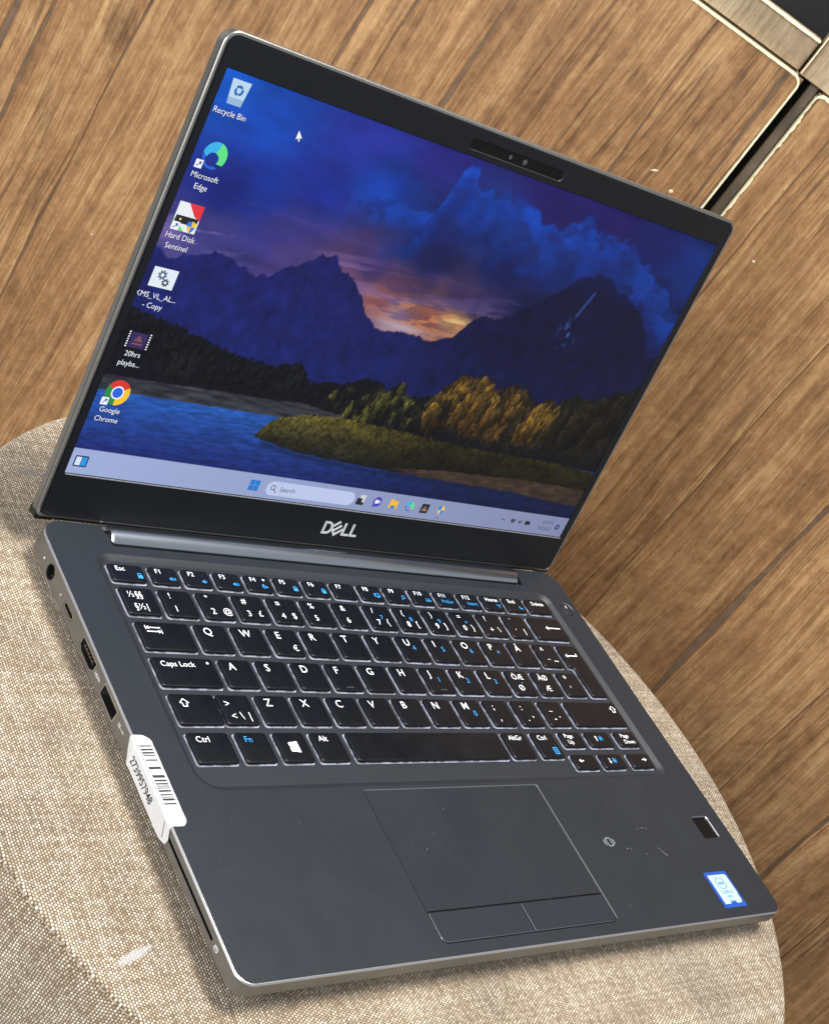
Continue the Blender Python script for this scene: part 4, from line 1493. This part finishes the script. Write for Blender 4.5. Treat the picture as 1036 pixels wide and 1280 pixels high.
def fabric(name, stains=False):
    m = bpy.data.materials.new(name)
    m.use_nodes = True
    n, l = nt(m)
    b = n['Principled BSDF']
    b.inputs['Roughness'].default_value = 0.85
    b.inputs['Specular IOR Level'].default_value = 0.25
    b.inputs['Sheen Weight'].default_value = 0.25
    uv = n.new('ShaderNodeUVMap')
    uv.uv_map = 'weave'

    def N(t, **kw):
        x = n.new(t)
        for a_, v_ in kw.items():
            setattr(x, a_, v_)
        return x

    def M(op, a_, b2=None, c=None):
        x = N('ShaderNodeMath', operation=op)
        for i, q_ in enumerate((a_, b2, c)):
            if q_ is None:
                continue
            if isinstance(q_, (int, float)):
                x.inputs[i].default_value = q_
            else:
                l.new(q_, x.inputs[i])
        return x.outputs[0]
    # gentle wobble of the yarns
    nz = N('ShaderNodeTexNoise')
    nz.inputs['Scale'].default_value = 0.06
    nz.inputs['Detail'].default_value = 3
    l.new(uv.outputs[0], nz.inputs['Vector'])
    sub = N('ShaderNodeVectorMath', operation='SUBTRACT')
    l.new(nz.outputs['Color'], sub.inputs[0])
    sub.inputs[1].default_value = (.5, .5, .5)
    scl = N('ShaderNodeVectorMath', operation='SCALE')
    scl.inputs['Scale'].default_value = 2.6
    l.new(sub.outputs[0], scl.inputs[0])
    add = N('ShaderNodeVectorMath', operation='ADD')
    l.new(uv.outputs[0], add.inputs[0])
    l.new(scl.outputs[0], add.inputs[1])
    sep = N('ShaderNodeSeparateXYZ')
    l.new(add.outputs[0], sep.inputs[0])
    u = M('MULTIPLY', sep.outputs[0], 1 / 1.05)
    v = M('MULTIPLY', sep.outputs[1], 1 / 1.18)
    iu = M('FLOOR', u)
    v = M('ADD', v, M('MULTIPLY', M('MODULO', M('ABSOLUTE', iu), 2.0), 0.5))
    fu, fv = M('FRACT', u), M('FRACT', v)
    iv = M('FLOOR', v)
    su = M('SINE', M('MULTIPLY', fu, pi))
    sv = M('SINE', M('MULTIPLY', fv, pi))
    par = M('MODULO', M('ABSOLUTE', M('ADD', iu, iv)), 2.0)
    h1 = M('MULTIPLY', M('POWER', su, 0.9), M('POWER', sv, 0.7))
    h2 = M('MULTIPLY', M('POWER', su, 0.75), M('POWER', sv, 0.9))
    mixh = M('ADD', M('MULTIPLY', h1, par), M('MULTIPLY', h2, M('SUBTRACT', 1.0, par)))
    # per yarn and per crossing colour
    cmb = N('ShaderNodeCombineXYZ')
    l.new(iu, cmb.inputs[0])
    l.new(iv, cmb.inputs[1])
    wn = N('ShaderNodeTexWhiteNoise', noise_dimensions='3D')
    l.new(cmb.outputs[0], wn.inputs['Vector'])
    wu = N('ShaderNodeTexWhiteNoise', noise_dimensions='1D')
    l.new(iu, wu.inputs['W'])
    wv = N('ShaderNodeTexWhiteNoise', noise_dimensions='1D')
    l.new(iv, wv.inputs['W'])
    h = M('ADD', M('MULTIPLY', mixh, M('ADD', .72, M('MULTIPLY', wn.outputs['Value'], .26))), M('MULTIPLY', par, 0.04))
    tone = M('ADD', M('MULTIPLY', wn.outputs['Value'], .34), M('ADD', M('MULTIPLY', wu.outputs['Value'], .24), M('ADD', .06, M('MULTIPLY', wv.outputs['Value'], .24))))
    fib = N('ShaderNodeTexNoise')
    fib.inputs['Scale'].default_value = 2.4
    fib.inputs['Detail'].default_value = 3
    l.new(uv.outputs[0], fib.inputs['Vector'])
    tone = M('ADD', tone, M('MULTIPLY', M('SUBTRACT', fib.outputs['Fac'], .5), .7))
    ramp = N('ShaderNodeValToRGB')
    e = ramp.color_ramp.elements
    e[0].position, e[0].color = 0.12, (0.31, 0.23, 0.15, 1)
    e[1].position, e[1].color = 0.82, (0.96, 0.89, 0.74, 1)
    k = ramp.color_ramp.elements.new(0.45)
    k.color = (0.60, 0.50, 0.365, 1)
    l.new(tone, ramp.inputs[0])
    gap = N('ShaderNodeMapRange')
    gap.inputs['From Min'].default_value = 0.25
    gap.inputs['From Max'].default_value = 0.75
    l.new(h, gap.inputs['Value'])
    mx = N('ShaderNodeMix', data_type='RGBA')
    mx.inputs['A'].default_value = (0.13, 0.092, 0.06, 1)
    l.new(gap.outputs[0], mx.inputs['Factor'])
    l.new(ramp.outputs[0], mx.inputs['B'])
    col = mx.outputs['Result']
    # broad mottling and stains
    mo = N('ShaderNodeTexNoise')
    mo.inputs['Scale'].default_value = 0.02
    mo.inputs['Detail'].default_value = 4
    l.new(uv.outputs[0], mo.inputs['Vector'])
    mr = N('ShaderNodeMapRange')
    mr.inputs['From Min'].default_value = .3
    mr.inputs['From Max'].default_value = .7
    mr.inputs['To Min'].default_value = .78
    mr.inputs['To Max'].default_value = 1.12
    l.new(mo.outputs['Fac'], mr.inputs['Value'])
    sc = N('ShaderNodeVectorMath', operation='SCALE')
    l.new(col, sc.inputs[0])
    l.new(mr.outputs[0], sc.inputs['Scale'])
    col = sc.outputs[0]
    if stains:
        for (x, y, ang, a_, b2, c, st) in ((-22.5, 23.2, .33, 8.0, 1.7, (0.62, 0.62, 0.66, 1), .5), (17.0, 251.0, -.2, 6.0, 2.2, (0.20, 0.18, 0.17, 1), .75), (33.0, 246.0, .1, 4.0, 1.2, (.24, .2, .18, 1), .45)):
            s2 = N('ShaderNodeSeparateXYZ')
            l.new(uv.outputs[0], s2.inputs[0])
            dx, dy = M('SUBTRACT', s2.outputs[0], x), M('SUBTRACT', s2.outputs[1], y)
            xr = M('ADD', M('MULTIPLY', dx, cos(ang) / a_), M('MULTIPLY', dy, sin(ang) / a_))
            yr = M('SUBTRACT', M('MULTIPLY', dy, cos(ang) / b2), M('MULTIPLY', dx, sin(ang) / b2))
            d = M('ADD', M('MULTIPLY', xr, xr), M('MULTIPLY', yr, yr))
            sn = N('ShaderNodeTexNoise')
            sn.inputs['Scale'].default_value = 1.1
            sn.inputs['Detail'].default_value = 4
            l.new(uv.outputs[0], sn.inputs['Vector'])
            d = M('ADD', d, M('MULTIPLY', M('SUBTRACT', sn.outputs['Fac'], .5), 2.6))
            r_ = N('ShaderNodeMapRange')
            r_.inputs['From Min'].default_value = 1.15
            r_.inputs['From Max'].default_value = .5
            r_.inputs['To Max'].default_value = st
            l.new(d, r_.inputs['Value'])
            m2 = N('ShaderNodeMix', data_type='RGBA')
            l.new(r_.outputs[0], m2.inputs['Factor'])
            l.new(col, m2.inputs['A'])
            m2.inputs['B'].default_value = c
            col = m2.outputs['Result']
    l.new(col, b.inputs['Base Color'])
    bp = N('ShaderNodeBump')
    bp.inputs['Strength'].default_value = 0.9
    bp.inputs['Distance'].default_value = 0.0004
    l.new(M('ADD', h, M('MULTIPLY', fib.outputs['Fac'], .35)), bp.inputs['Height'])
    l.new(bp.outputs[0], b.inputs['Normal'])
    return m


pouf = empty('pouf', (PC[0] * MM, PC[1] * MM, -0.434), 'round beige woven fabric pouf with a stitched rim under the open laptop', 'pouf')
PO = (-pouf.location[0], -pouf.location[1], -pouf.location[2])


def setuv(o, fn):
    me = o.data
    uvl = me.uv_layers.new(name='weave')
    for poly in me.polygons:
        for li in poly.loop_indices:
            vi = me.loops[li].vertex_index
            uvl.data[li].uv = fn(vi, poly)


NA = 160
rr_ = [0.5] + list(np.linspace(12, 196, 18)) + [200, 202, 203.4, 204.2, 204.5, 204.3, 203.8]
zz_ = [ZP] * 19 + [ZP - .05, ZP - .15, ZP - .4, ZP - .9, ZP - 1.5, ZP - 2.1, ZP - 2.5]
v, f, uvs = [], [], []
for r, z in zip(rr_, zz_):
    for k in range(NA):
        a_ = 2 * pi * k / NA
        x, y = PC[0] + r * cos(a_), PC[1] + r * sin(a_)
        inside = (-12 < x < 316) and (-12 < y < 220)
        wz = 0.0 if inside else 0.35 * (sin(x * .045 + 1) * sin(y * .06) + .5 * sin(x * .11 - y * .09)) * min(1, max(0, (204 - r) / 20))
        v.append((x, y, z + wz))
for i in range(len(rr_) - 1):
    for k in range(NA):
        a_, b_2 = i * NA + k, i * NA + (k + 1) % NA
        f.append((a_, a_ + NA, b_2 + NA, b_2))
v.append((PC[0], PC[1], ZP))
for k in range(NA):
    f.append((len(v) - 1, k, (k + 1) % NA))
vt = v
TILT = radians(4)
M_fab_top = fabric('woven_fabric_top', True)
M_fab_side = fabric('woven_fabric_side')
top = mesh_obj('top_panel', mm(v), f, M_fab_top, pouf, PO, smooth=True)
setuv(top, lambda vi, pl: (vt[vi][0], vt[vi][1]))
# side
sr = [203.8, 204.6, 205.2, 206.4, 207.4, 208.5, 209.5, 209.5, 208, 206, 203]
sz = [ZP - 2.6, ZP - 3.0, ZP - 5.5, ZP - 12, ZP - 25, ZP - 60, ZP - 140, ZP - 240, ZP - 330, ZP - 390, -433]
v, f = [], []
for r, z in zip(sr, sz):
    for k in range(NA + 1):
        a_ = 2 * pi * k / NA
        w = 0.5 * sin(5 * a_ + z * .05) + .25 * sin(13 * a_ - z * .09)
        w *= min(1, max(0, (ZP - 8 - z) / 30))
        v.append((PC[0] + (r + w) * cos(a_), PC[1] + (r + w) * sin(a_), z))
for i in range(len(sr) - 1):
    for k in range(NA):
        a_ = i * (NA + 1) + k
        f.append((a_, a_ + NA + 1, a_ + NA + 2, a_ + 1))
sv_ = v
side = mesh_obj('side_panel', mm(v), f, M_fab_side, pouf, PO, smooth=True)
setuv(side, lambda vi, pl: (2 * pi * (vi % (NA + 1)) / NA * 205.0, sv_[vi][2]))
# stitches along the rim seam
st = Acc()
NS = 260
for k in range(NS):
    a0 = 2 * pi * k / NS
    a1 = a0 + 2 * pi / NS * .62
    ring = []
    for a_ in (a0, (a0 + a1) / 2, a1):
        bulge = .25 if a_ not in (a0, a1) else 0
        for dr, dz in ((-.3, -.25), (.3 + bulge, -.1), (.2 + bulge, .35), (-.3, .25)):
            ring.append((PC[0] + (203.95 + dr) * cos(a_), PC[1] + (203.95 + dr) * sin(a_), ZP - 2.6 + dz))
    fs = []
    for s_ in (0, 4):
        fs += [(s_ + i, s_ + (i + 1) % 4, s_ + 4 + (i + 1) % 4, s_ + 4 + i) for i in range(4)]
    fs += [(3, 2, 1, 0), (8, 9, 10, 11)]
    st.add((ring, fs))
so = st.obj('seam_stitches', mat('stitch_thread', (0.42, 0.35, 0.26), .8), pouf, PO)
so['kind'] = 'stuff'

# ================================================================== CABINET / PANELLING behind
TH = radians(-48.5)
Tx, Ty = cos(TH), sin(TH)
Nx, Ny = -Ty, Tx
D0 = 560.0
WORG = (Nx * D0 * MM, Ny * D0 * MM, -0.434)
cab = empty('cabinet', WORG, 'wood grain panelled cabinet front with pale chipped panel edges behind the pouf', 'cabinet')
cab.rotation_euler = (0, 0, TH)
# local frame: x along the front, y away from the camera, z up (origin z -434)


def wood(name, dark, mid, light, seed=0.0, scale=1.0):
    m = bpy.data.materials.new(name)
    m.use_nodes = True
    n, l = nt(m)
    b = n['Principled BSDF']
    b.inputs['Roughness'].default_value = 0.42
    b.inputs['Specular IOR Level'].default_value = 0.35
    tc = n.new('ShaderNodeTexCoord')
    oi = n.new('ShaderNodeObjectInfo')

    def math_(op, a_, b2=None):
        x = n.new('ShaderNodeMath')
        x.operation = op
        for i, q_ in enumerate((a_, b2)):
            if q_ is None:
                continue
            if isinstance(q_, (int, float)):
                x.inputs[i].default_value = q_
            else:
                l.new(q_, x.inputs[i])
        return x.outputs[0]

    def noise(sx, sz, detail, rough, dist=0.0, off=0.0, stretch=None):
        mp = n.new('ShaderNodeMapping')
        mp.inputs['Scale'].default_value = (sx, sx * .3, sz)
        mp.inputs['Location'].default_value = (off, seed, off * .7)
        l.new(warp, mp.inputs['Vector'])
        t_ = n.new('ShaderNodeTexNoise')
        t_.noise_dimensions = '4D'
        t_.inputs['Scale'].default_value = 1
        t_.inputs['Detail'].default_value = detail
        t_.inputs['Roughness'].default_value = rough
        t_.inputs['Distortion'].default_value = dist
        l.new(mp.outputs[0], t_.inputs['Vector'])
        l.new(math_('MULTIPLY', oi.outputs['Random'], 40.0), t_.inputs['W'])
        return t_.outputs['Fac']
    # low frequency warp so that the grain flows
    wz = n.new('ShaderNodeTexNoise')
    wz.inputs['Scale'].default_value = 9
    wz.inputs['Detail'].default_value = 2
    mpw = n.new('ShaderNodeMapping')
    mpw.inputs['Scale'].default_value = (1, 1, .45)
    l.new(tc.outputs['Object'], mpw.inputs['Vector'])
    l.new(mpw.outputs[0], wz.inputs['Vector'])
    vs = n.new('ShaderNodeVectorMath')
    vs.operation = 'SUBTRACT'
    l.new(wz.outputs['Color'], vs.inputs[0])
    vs.inputs[1].default_value = (.5, .5, .5)
    v2 = n.new('ShaderNodeVectorMath')
    v2.operation = 'MULTIPLY'
    v2.inputs[1].default_value = (.022, 0, 0)
    l.new(vs.outputs[0], v2.inputs[0])
    v3 = n.new('ShaderNodeVectorMath')
    v3.operation = 'ADD'
    l.new(tc.outputs['Object'], v3.inputs[0])
    l.new(v2.outputs[0], v3.inputs[1])
    warp = v3.outputs[0]
    broad = noise(14, 5, 4, .6, .6)
    grain = noise(150, 5, 7, .66, .3, 3.0)
    fine = noise(900, 18, 4, .65, 0, 7.0)
    blot = noise(46, 30, 6, .65, 1.6, 11.0)
    speck = noise(210, 120, 4, .6, 1.0, 41.0)
    s = math_('ADD', math_('MULTIPLY', broad, .30), math_('ADD', math_('MULTIPLY', grain, .42), math_('ADD', math_('MULTIPLY', fine, .40), math_('ADD', math_('MULTIPLY', speck, .22), math_('MULTIPLY', blot, .26)))))
    s = math_('SUBTRACT', s, .212)
    r = n.new('ShaderNodeValToRGB')
    e = r.color_ramp.elements
    e[0].position, e[0].color = .40, (*dark, 1)
    e[1].position, e[1].color = .80, (*light, 1)
    k = e.new(.585)
    k.color = (*mid, 1)
    l.new(s, r.inputs[0])
    # thin dark cracks along the grain
    cr = noise(58, 2.2, 3, .5, .3, 23.0)
    cd = math_('ABSOLUTE', math_('SUBTRACT', cr, .5))
    mr = n.new('ShaderNodeMapRange')
    mr.inputs['From Min'].default_value = 0.0
    mr.inputs['From Max'].default_value = 0.016
    mr.inputs['To Min'].default_value = .55
    mr.inputs['To Max'].default_value = 1.0
    l.new(cd, mr.inputs['Value'])
    gate = noise(9, 4, 2, .5, 0, 31.0)
    mg = n.new('ShaderNodeMapRange')
    mg.inputs['From Min'].default_value = .42
    mg.inputs['From Max'].default_value = .58
    l.new(gate, mg.inputs['Value'])
    cf = math_('ADD', math_('MULTIPLY', mr.outputs[0], mg.outputs[0]), math_('SUBTRACT', 1.0, mg.outputs[0]))
    # knots
    vo = n.new('ShaderNodeTexVoronoi')
    mpk = n.new('ShaderNodeMapping')
    mpk.inputs['Scale'].default_value = (11, .01, 5.5)
    mpk.inputs['Location'].default_value = (seed * 3.1, 0, seed)
    l.new(warp, mpk.inputs['Vector'])
    l.new(mpk.outputs[0], vo.inputs['Vector'])
    vo.inputs['Scale'].default_value = 1
    kd = math_('ADD', vo.outputs['Distance'], math_('MULTIPLY', math_('SUBTRACT', blot, .5), .25))
    mk = n.new('ShaderNodeMapRange')
    mk.inputs['From Min'].default_value = .02
    mk.inputs['From Max'].default_value = .14
    mk.inputs['To Min'].default_value = .58
    mk.inputs['To Max'].default_value = 1.0
    l.new(kd, mk.inputs['Value'])
    tint = math_('ADD', .93, math_('MULTIPLY', oi.outputs['Random'], .14))
    tot = math_('MULTIPLY', math_('MULTIPLY', cf, mk.outputs[0]), tint)
    sc = n.new('ShaderNodeVectorMath')
    sc.operation = 'SCALE'
    l.new(r.outputs[0], sc.inputs[0])
    l.new(tot, sc.inputs['Scale'])
    l.new(sc.outputs[0], b.inputs['Base Color'])
    bp = n.new('ShaderNodeBump')
    bp.inputs['Strength'].default_value = .25
    bp.inputs['Distance'].default_value = .0006
    l.new(s, bp.inputs['Height'])
    l.new(bp.outputs[0], b.inputs['Normal'])
    return m


M_wood = wood('wood_grain', (0.095, 0.042, 0.017), (0.33, 0.176, 0.077), (0.68, 0.44, 0.21))
M_wood2 = wood('wood_grain_grey', (0.14, 0.095, 0.058), (0.40, 0.30, 0.19), (0.66, 0.55, 0.38), 5.0)
M_cream = mat('panel_core', (0.80, 0.72, 0.50), 0.6, noise=0.10, nscale=300)
M_groove = mat('groove', (0.16, 0.098, 0.055), 0.6, noise=.3, nscale=90)
M_void = mat('void', (0.004, 0.004, 0.005), 0.7)
M_back = mat('gap_back', (0.11, 0.085, 0.062), 0.35, noise=.3, nscale=60)


def wallbox(x0, x1, z0, z1, y0, y1, ch=0.5):
    """board with small chamfer on the front; front at y0, heights in deck z"""
    a_ = rect(x0, z0, x1, z1)
    b_2 = offset_poly(a_, ch)
    v, f = [], []
    for lp, y in ((a_, y1), (a_, y0 + ch), (b_2, y0)):
        v += [(x, y, z + 434) for x, z in lp]
    f = [(3, 2, 1, 0)][::-1] + []
    f = []
    for k in (0, 4):
        f += [(k + i, k + (i + 1) % 4, k + 4 + (i + 1) % 4, k + 4 + i) for i in range(4)]
    f.append((8, 9, 10, 11))
    return v, f


ZB, ZT = -430, 240.6


def wob(z, seed, amp):
    return amp * (1.5 * sin(z * .017 + seed) + .6 * sin(z * .053 + 2.3 * seed) + .22 * sin(z * .19 + seed * 5))


def plank(x0, x1, w0, w1, s0, s1, zb, zt, parent, m, y0=0.0, y1=2.0):
    """plank whose two long edges wander a little; w = half groove width at each edge"""
    v, f = [], []
    zs = np.linspace(zb, zt, 60)
    for z in zs:
        a_ = x0 + w0 * (1 + .45 * sin(z * .034 + s0 * 3)) + (wob(z, s0, .7) if w0 > .05 and w0 < 1.59 or w0 > 1.61 else 0)
        b_2 = x1 - w1 * (1 + .45 * sin(z * .041 + s1 * 3)) + (wob(z, s1, .7) if w1 > .05 and w1 < 1.59 or w1 > 1.61 else 0)
        v += [(a_, y1, z + 434), (a_, y0 + .6, z + 434), (a_ + .6, y0, z + 434), (b_2 - .6, y0, z + 434), (b_2, y0 + .6, z + 434), (b_2, y1, z + 434)]
    for i in range(59):
        for k in range(5):
            a_ = i * 6 + k
            f.append((a_, a_ + 1, a_ + 7, a_ + 6))
    f.append(tuple(range(354, 360)))
    f.append((5, 4, 3, 2, 1, 0))
    return mesh_obj('plank', mm(v), f, m, parent)


# seam positions along the front and their half widths
seamsL = [(-720, 0), (-640, 1.0), (-560, .8), (-486, .6), (-411.5, 1.7), (-389, 1.0), (-336, .5), (-222, .8), (-201, .45), (-154.6, 1.15), (-51.8, .55), (-3.6, .9), (4.6, 0)]
seamsR = [(16.2, 0), (36, .35), (112, .25), (181, 2.2), (262, .3), (328, 2.0), (380, .35), (452, 1.3), (540, .8), (640, .8), (760, 0)]


def panel(seams, x0, x1, zb, zt, jag):
    pn = mesh_obj('panel', *[(mm(q) if i == 0 else q) for i, q in enumerate(wallbox(x0, x1, zb, zt, 0.9, 18, .1))], M_groove, cab)
    for i in range(len(seams) - 1):
        (a_, wa), (b_2, wb) = seams[i], seams[i + 1]
        pl = plank(a_, b_2, wa if i else 1.6, wb if i < len(seams) - 2 else 1.6, a_ * .1, b_2 * .1, zb + 1, zt - (1.0), pn, M_wood)
    return pn


pl_ = panel(seamsL, -720, 4.6, ZB, ZT, 0)
pr_ = panel(seamsR, 16.2, 760, ZB, 240.0, 1)


def edgeband(name, path, w, depth, jag, parent, seed):
    """pale chipped board core showing along an edge. path: (x,z) polyline, band lies to the left of travel"""
    rs = random.Random(seed)
    pts = []
    for (a_, b_2) in zip(path[:-1], path[1:]):
        L = math.dist(a_, b_2)
        n = max(1, int(L / 1.6))
        for k in range(n):
            t_ = k / n
            pts.append((a_[0] + (b_2[0] - a_[0]) * t_, a_[1] + (b_2[1] - a_[1]) * t_))
    pts.append(path[-1])
    v, f = [], []
    j = 0
    for i, q in enumerate(pts):
        p0, p1 = pts[max(0, i - 1)], pts[min(len(pts) - 1, i + 1)]
        dx, dz = p1[0] - p0[0], p1[1] - p0[1]
        L = math.hypot(dx, dz)
        nx, nz = -dz / L, dx / L
        j = .6 * j + .4 * rs.uniform(-1, 1)
        ww = w * (1 + jag * (j * 1.6 + (rs.random() < .08) * rs.uniform(.3, 1.0)))
        ww = max(.35 * w, ww)
        xo, zo = q[0] + nx * ww, q[1] + nz * ww
        v += [(q[0], depth, q[1] + 434), (q[0], -.25, q[1] + 434), (xo, -.35, zo + 434), (xo, .8, zo + 434)]
    for i in range(len(pts) - 1):
        for k in range(3):
            a_ = 4 * i + k
            f.append((a_, a_ + 1, a_ + 5, a_ + 4))
    return mesh_obj(name, mm(v), f, M_cream, parent)


# left panel: up its right edge then left along its top (corner rounded)
cpts = [(4.8, -430), (4.8, 233)] + [(4.8 - 6 + 6 * cos(a_), 235 + 6 * sin(a_)) for a_ in np.linspace(0, pi / 2, 7)] + [(-720, 241.0)]
edgeband('edge_band', cpts, 1.25, 17, .10, pl_, 1)
# right panel: along its top to the left, then down its left edge
cpts = [(760, 240.4), (20, 240.4)] + [(16.0 + 4 - 4 * sin(a_), 236.4 + 4 * cos(a_)) for a_ in np.linspace(0, pi / 2, 6)] + [(16.0, -430)]
edgeband('edge_band', cpts, 1.1, 17, .6, pr_, 2)
# rail above the left panel, upright beside it
rail = mesh_obj('rail', *[(mm(q) if i == 0 else q) for i, q in enumerate(wallbox(-720, -0.8, 242.6, 261.3, 4, 20, .5))], M_wood2, cab)
edgeband('edge_band', [(-0.9, 261.6), (-720, 261.6)], .9, 8, .2, rail, 4)
up = mesh_obj('upright', *[(mm(q) if i == 0 else q) for i, q in enumerate(wallbox(0.8, 26, 241.8, 520, 2.5, 20, .4))], M_wood2, cab)
edgeband('edge_band', [(0.9, 243), (0.9, 300)][::-1], .7, 12, .2, up, 5)
mesh_obj('upright', *[(mm(q) if i == 0 else q) for i, q in enumerate(wallbox(9.8, 15.4, -430, 241, 9, 20, .5))], M_back, cab)
v, f = box(4.6, 9.8, 19.9, 22, 4, 676)
mesh_obj('gap_strip', mm(v), f, M_void, cab)
v, f = box(-720, 760, 60, 64, 4, 954)
mesh_obj('back_board', mm(v), f, M_void, cab)
v, f = box(-720, 0.0, 21, 60, 676, 692)
mesh_obj('shelf', mm(v), f, M_void, cab)
v, f = box(-720, 760, 4, 60, 954, 974)
mesh_obj('top_board', mm(v), f, M_wood2, cab)
M_chip = mat('chipped_core', (0.62, 0.52, 0.38), 0.7, noise=.2, nscale=600)
# pale chips knocked out of the laminate
rs = random.Random(8)
for (s, z, a_, b_2, ang) in ((-30.7, 153.5, 2.3, .8, .5), (-16.0, 149.3, 1.6, 1.3, 0), (47.5, 145.1, .9, .8, 0), (352, -118, 1.4, 1.0, 0), (-300, -95, .8, .6, 0)):
    pts = []
    for k in range(11):
        an = 2 * pi * k / 11
        rr = 1 + rs.uniform(-.28, .28)
        x, y = a_ * rr * cos(an), b_2 * rr * sin(an)
        pts.append((s + x * cos(ang) - y * sin(ang), z + x * sin(ang) + y * cos(ang)))
    n = len(pts)
    v = [(x, -.12, zz + 434) for x, zz in pts] + [(s + (x - s) * .5, -.5, z + (zz - z) * .5 + 434) for x, zz in pts]
    f = [(i, (i + 1) % n, n + (i + 1) % n, n + i) for i in range(n)] + [tuple(range(n, 2 * n))]
    mesh_obj('chip', mm(v), f, M_chip, cab)

# ================================================================== FLOOR
v, f = [(-3, -3, -.434), (4, -3, -.434), (4, 4, -.434), (-3, 4, -.434)], [(0, 1, 2, 3)]
fl_ = mesh_obj('floor', v, f, mat('floor_concrete', (0.24, 0.22, 0.20), .6, noise=.2, nscale=3))
fl_['kind'] = 'structure'
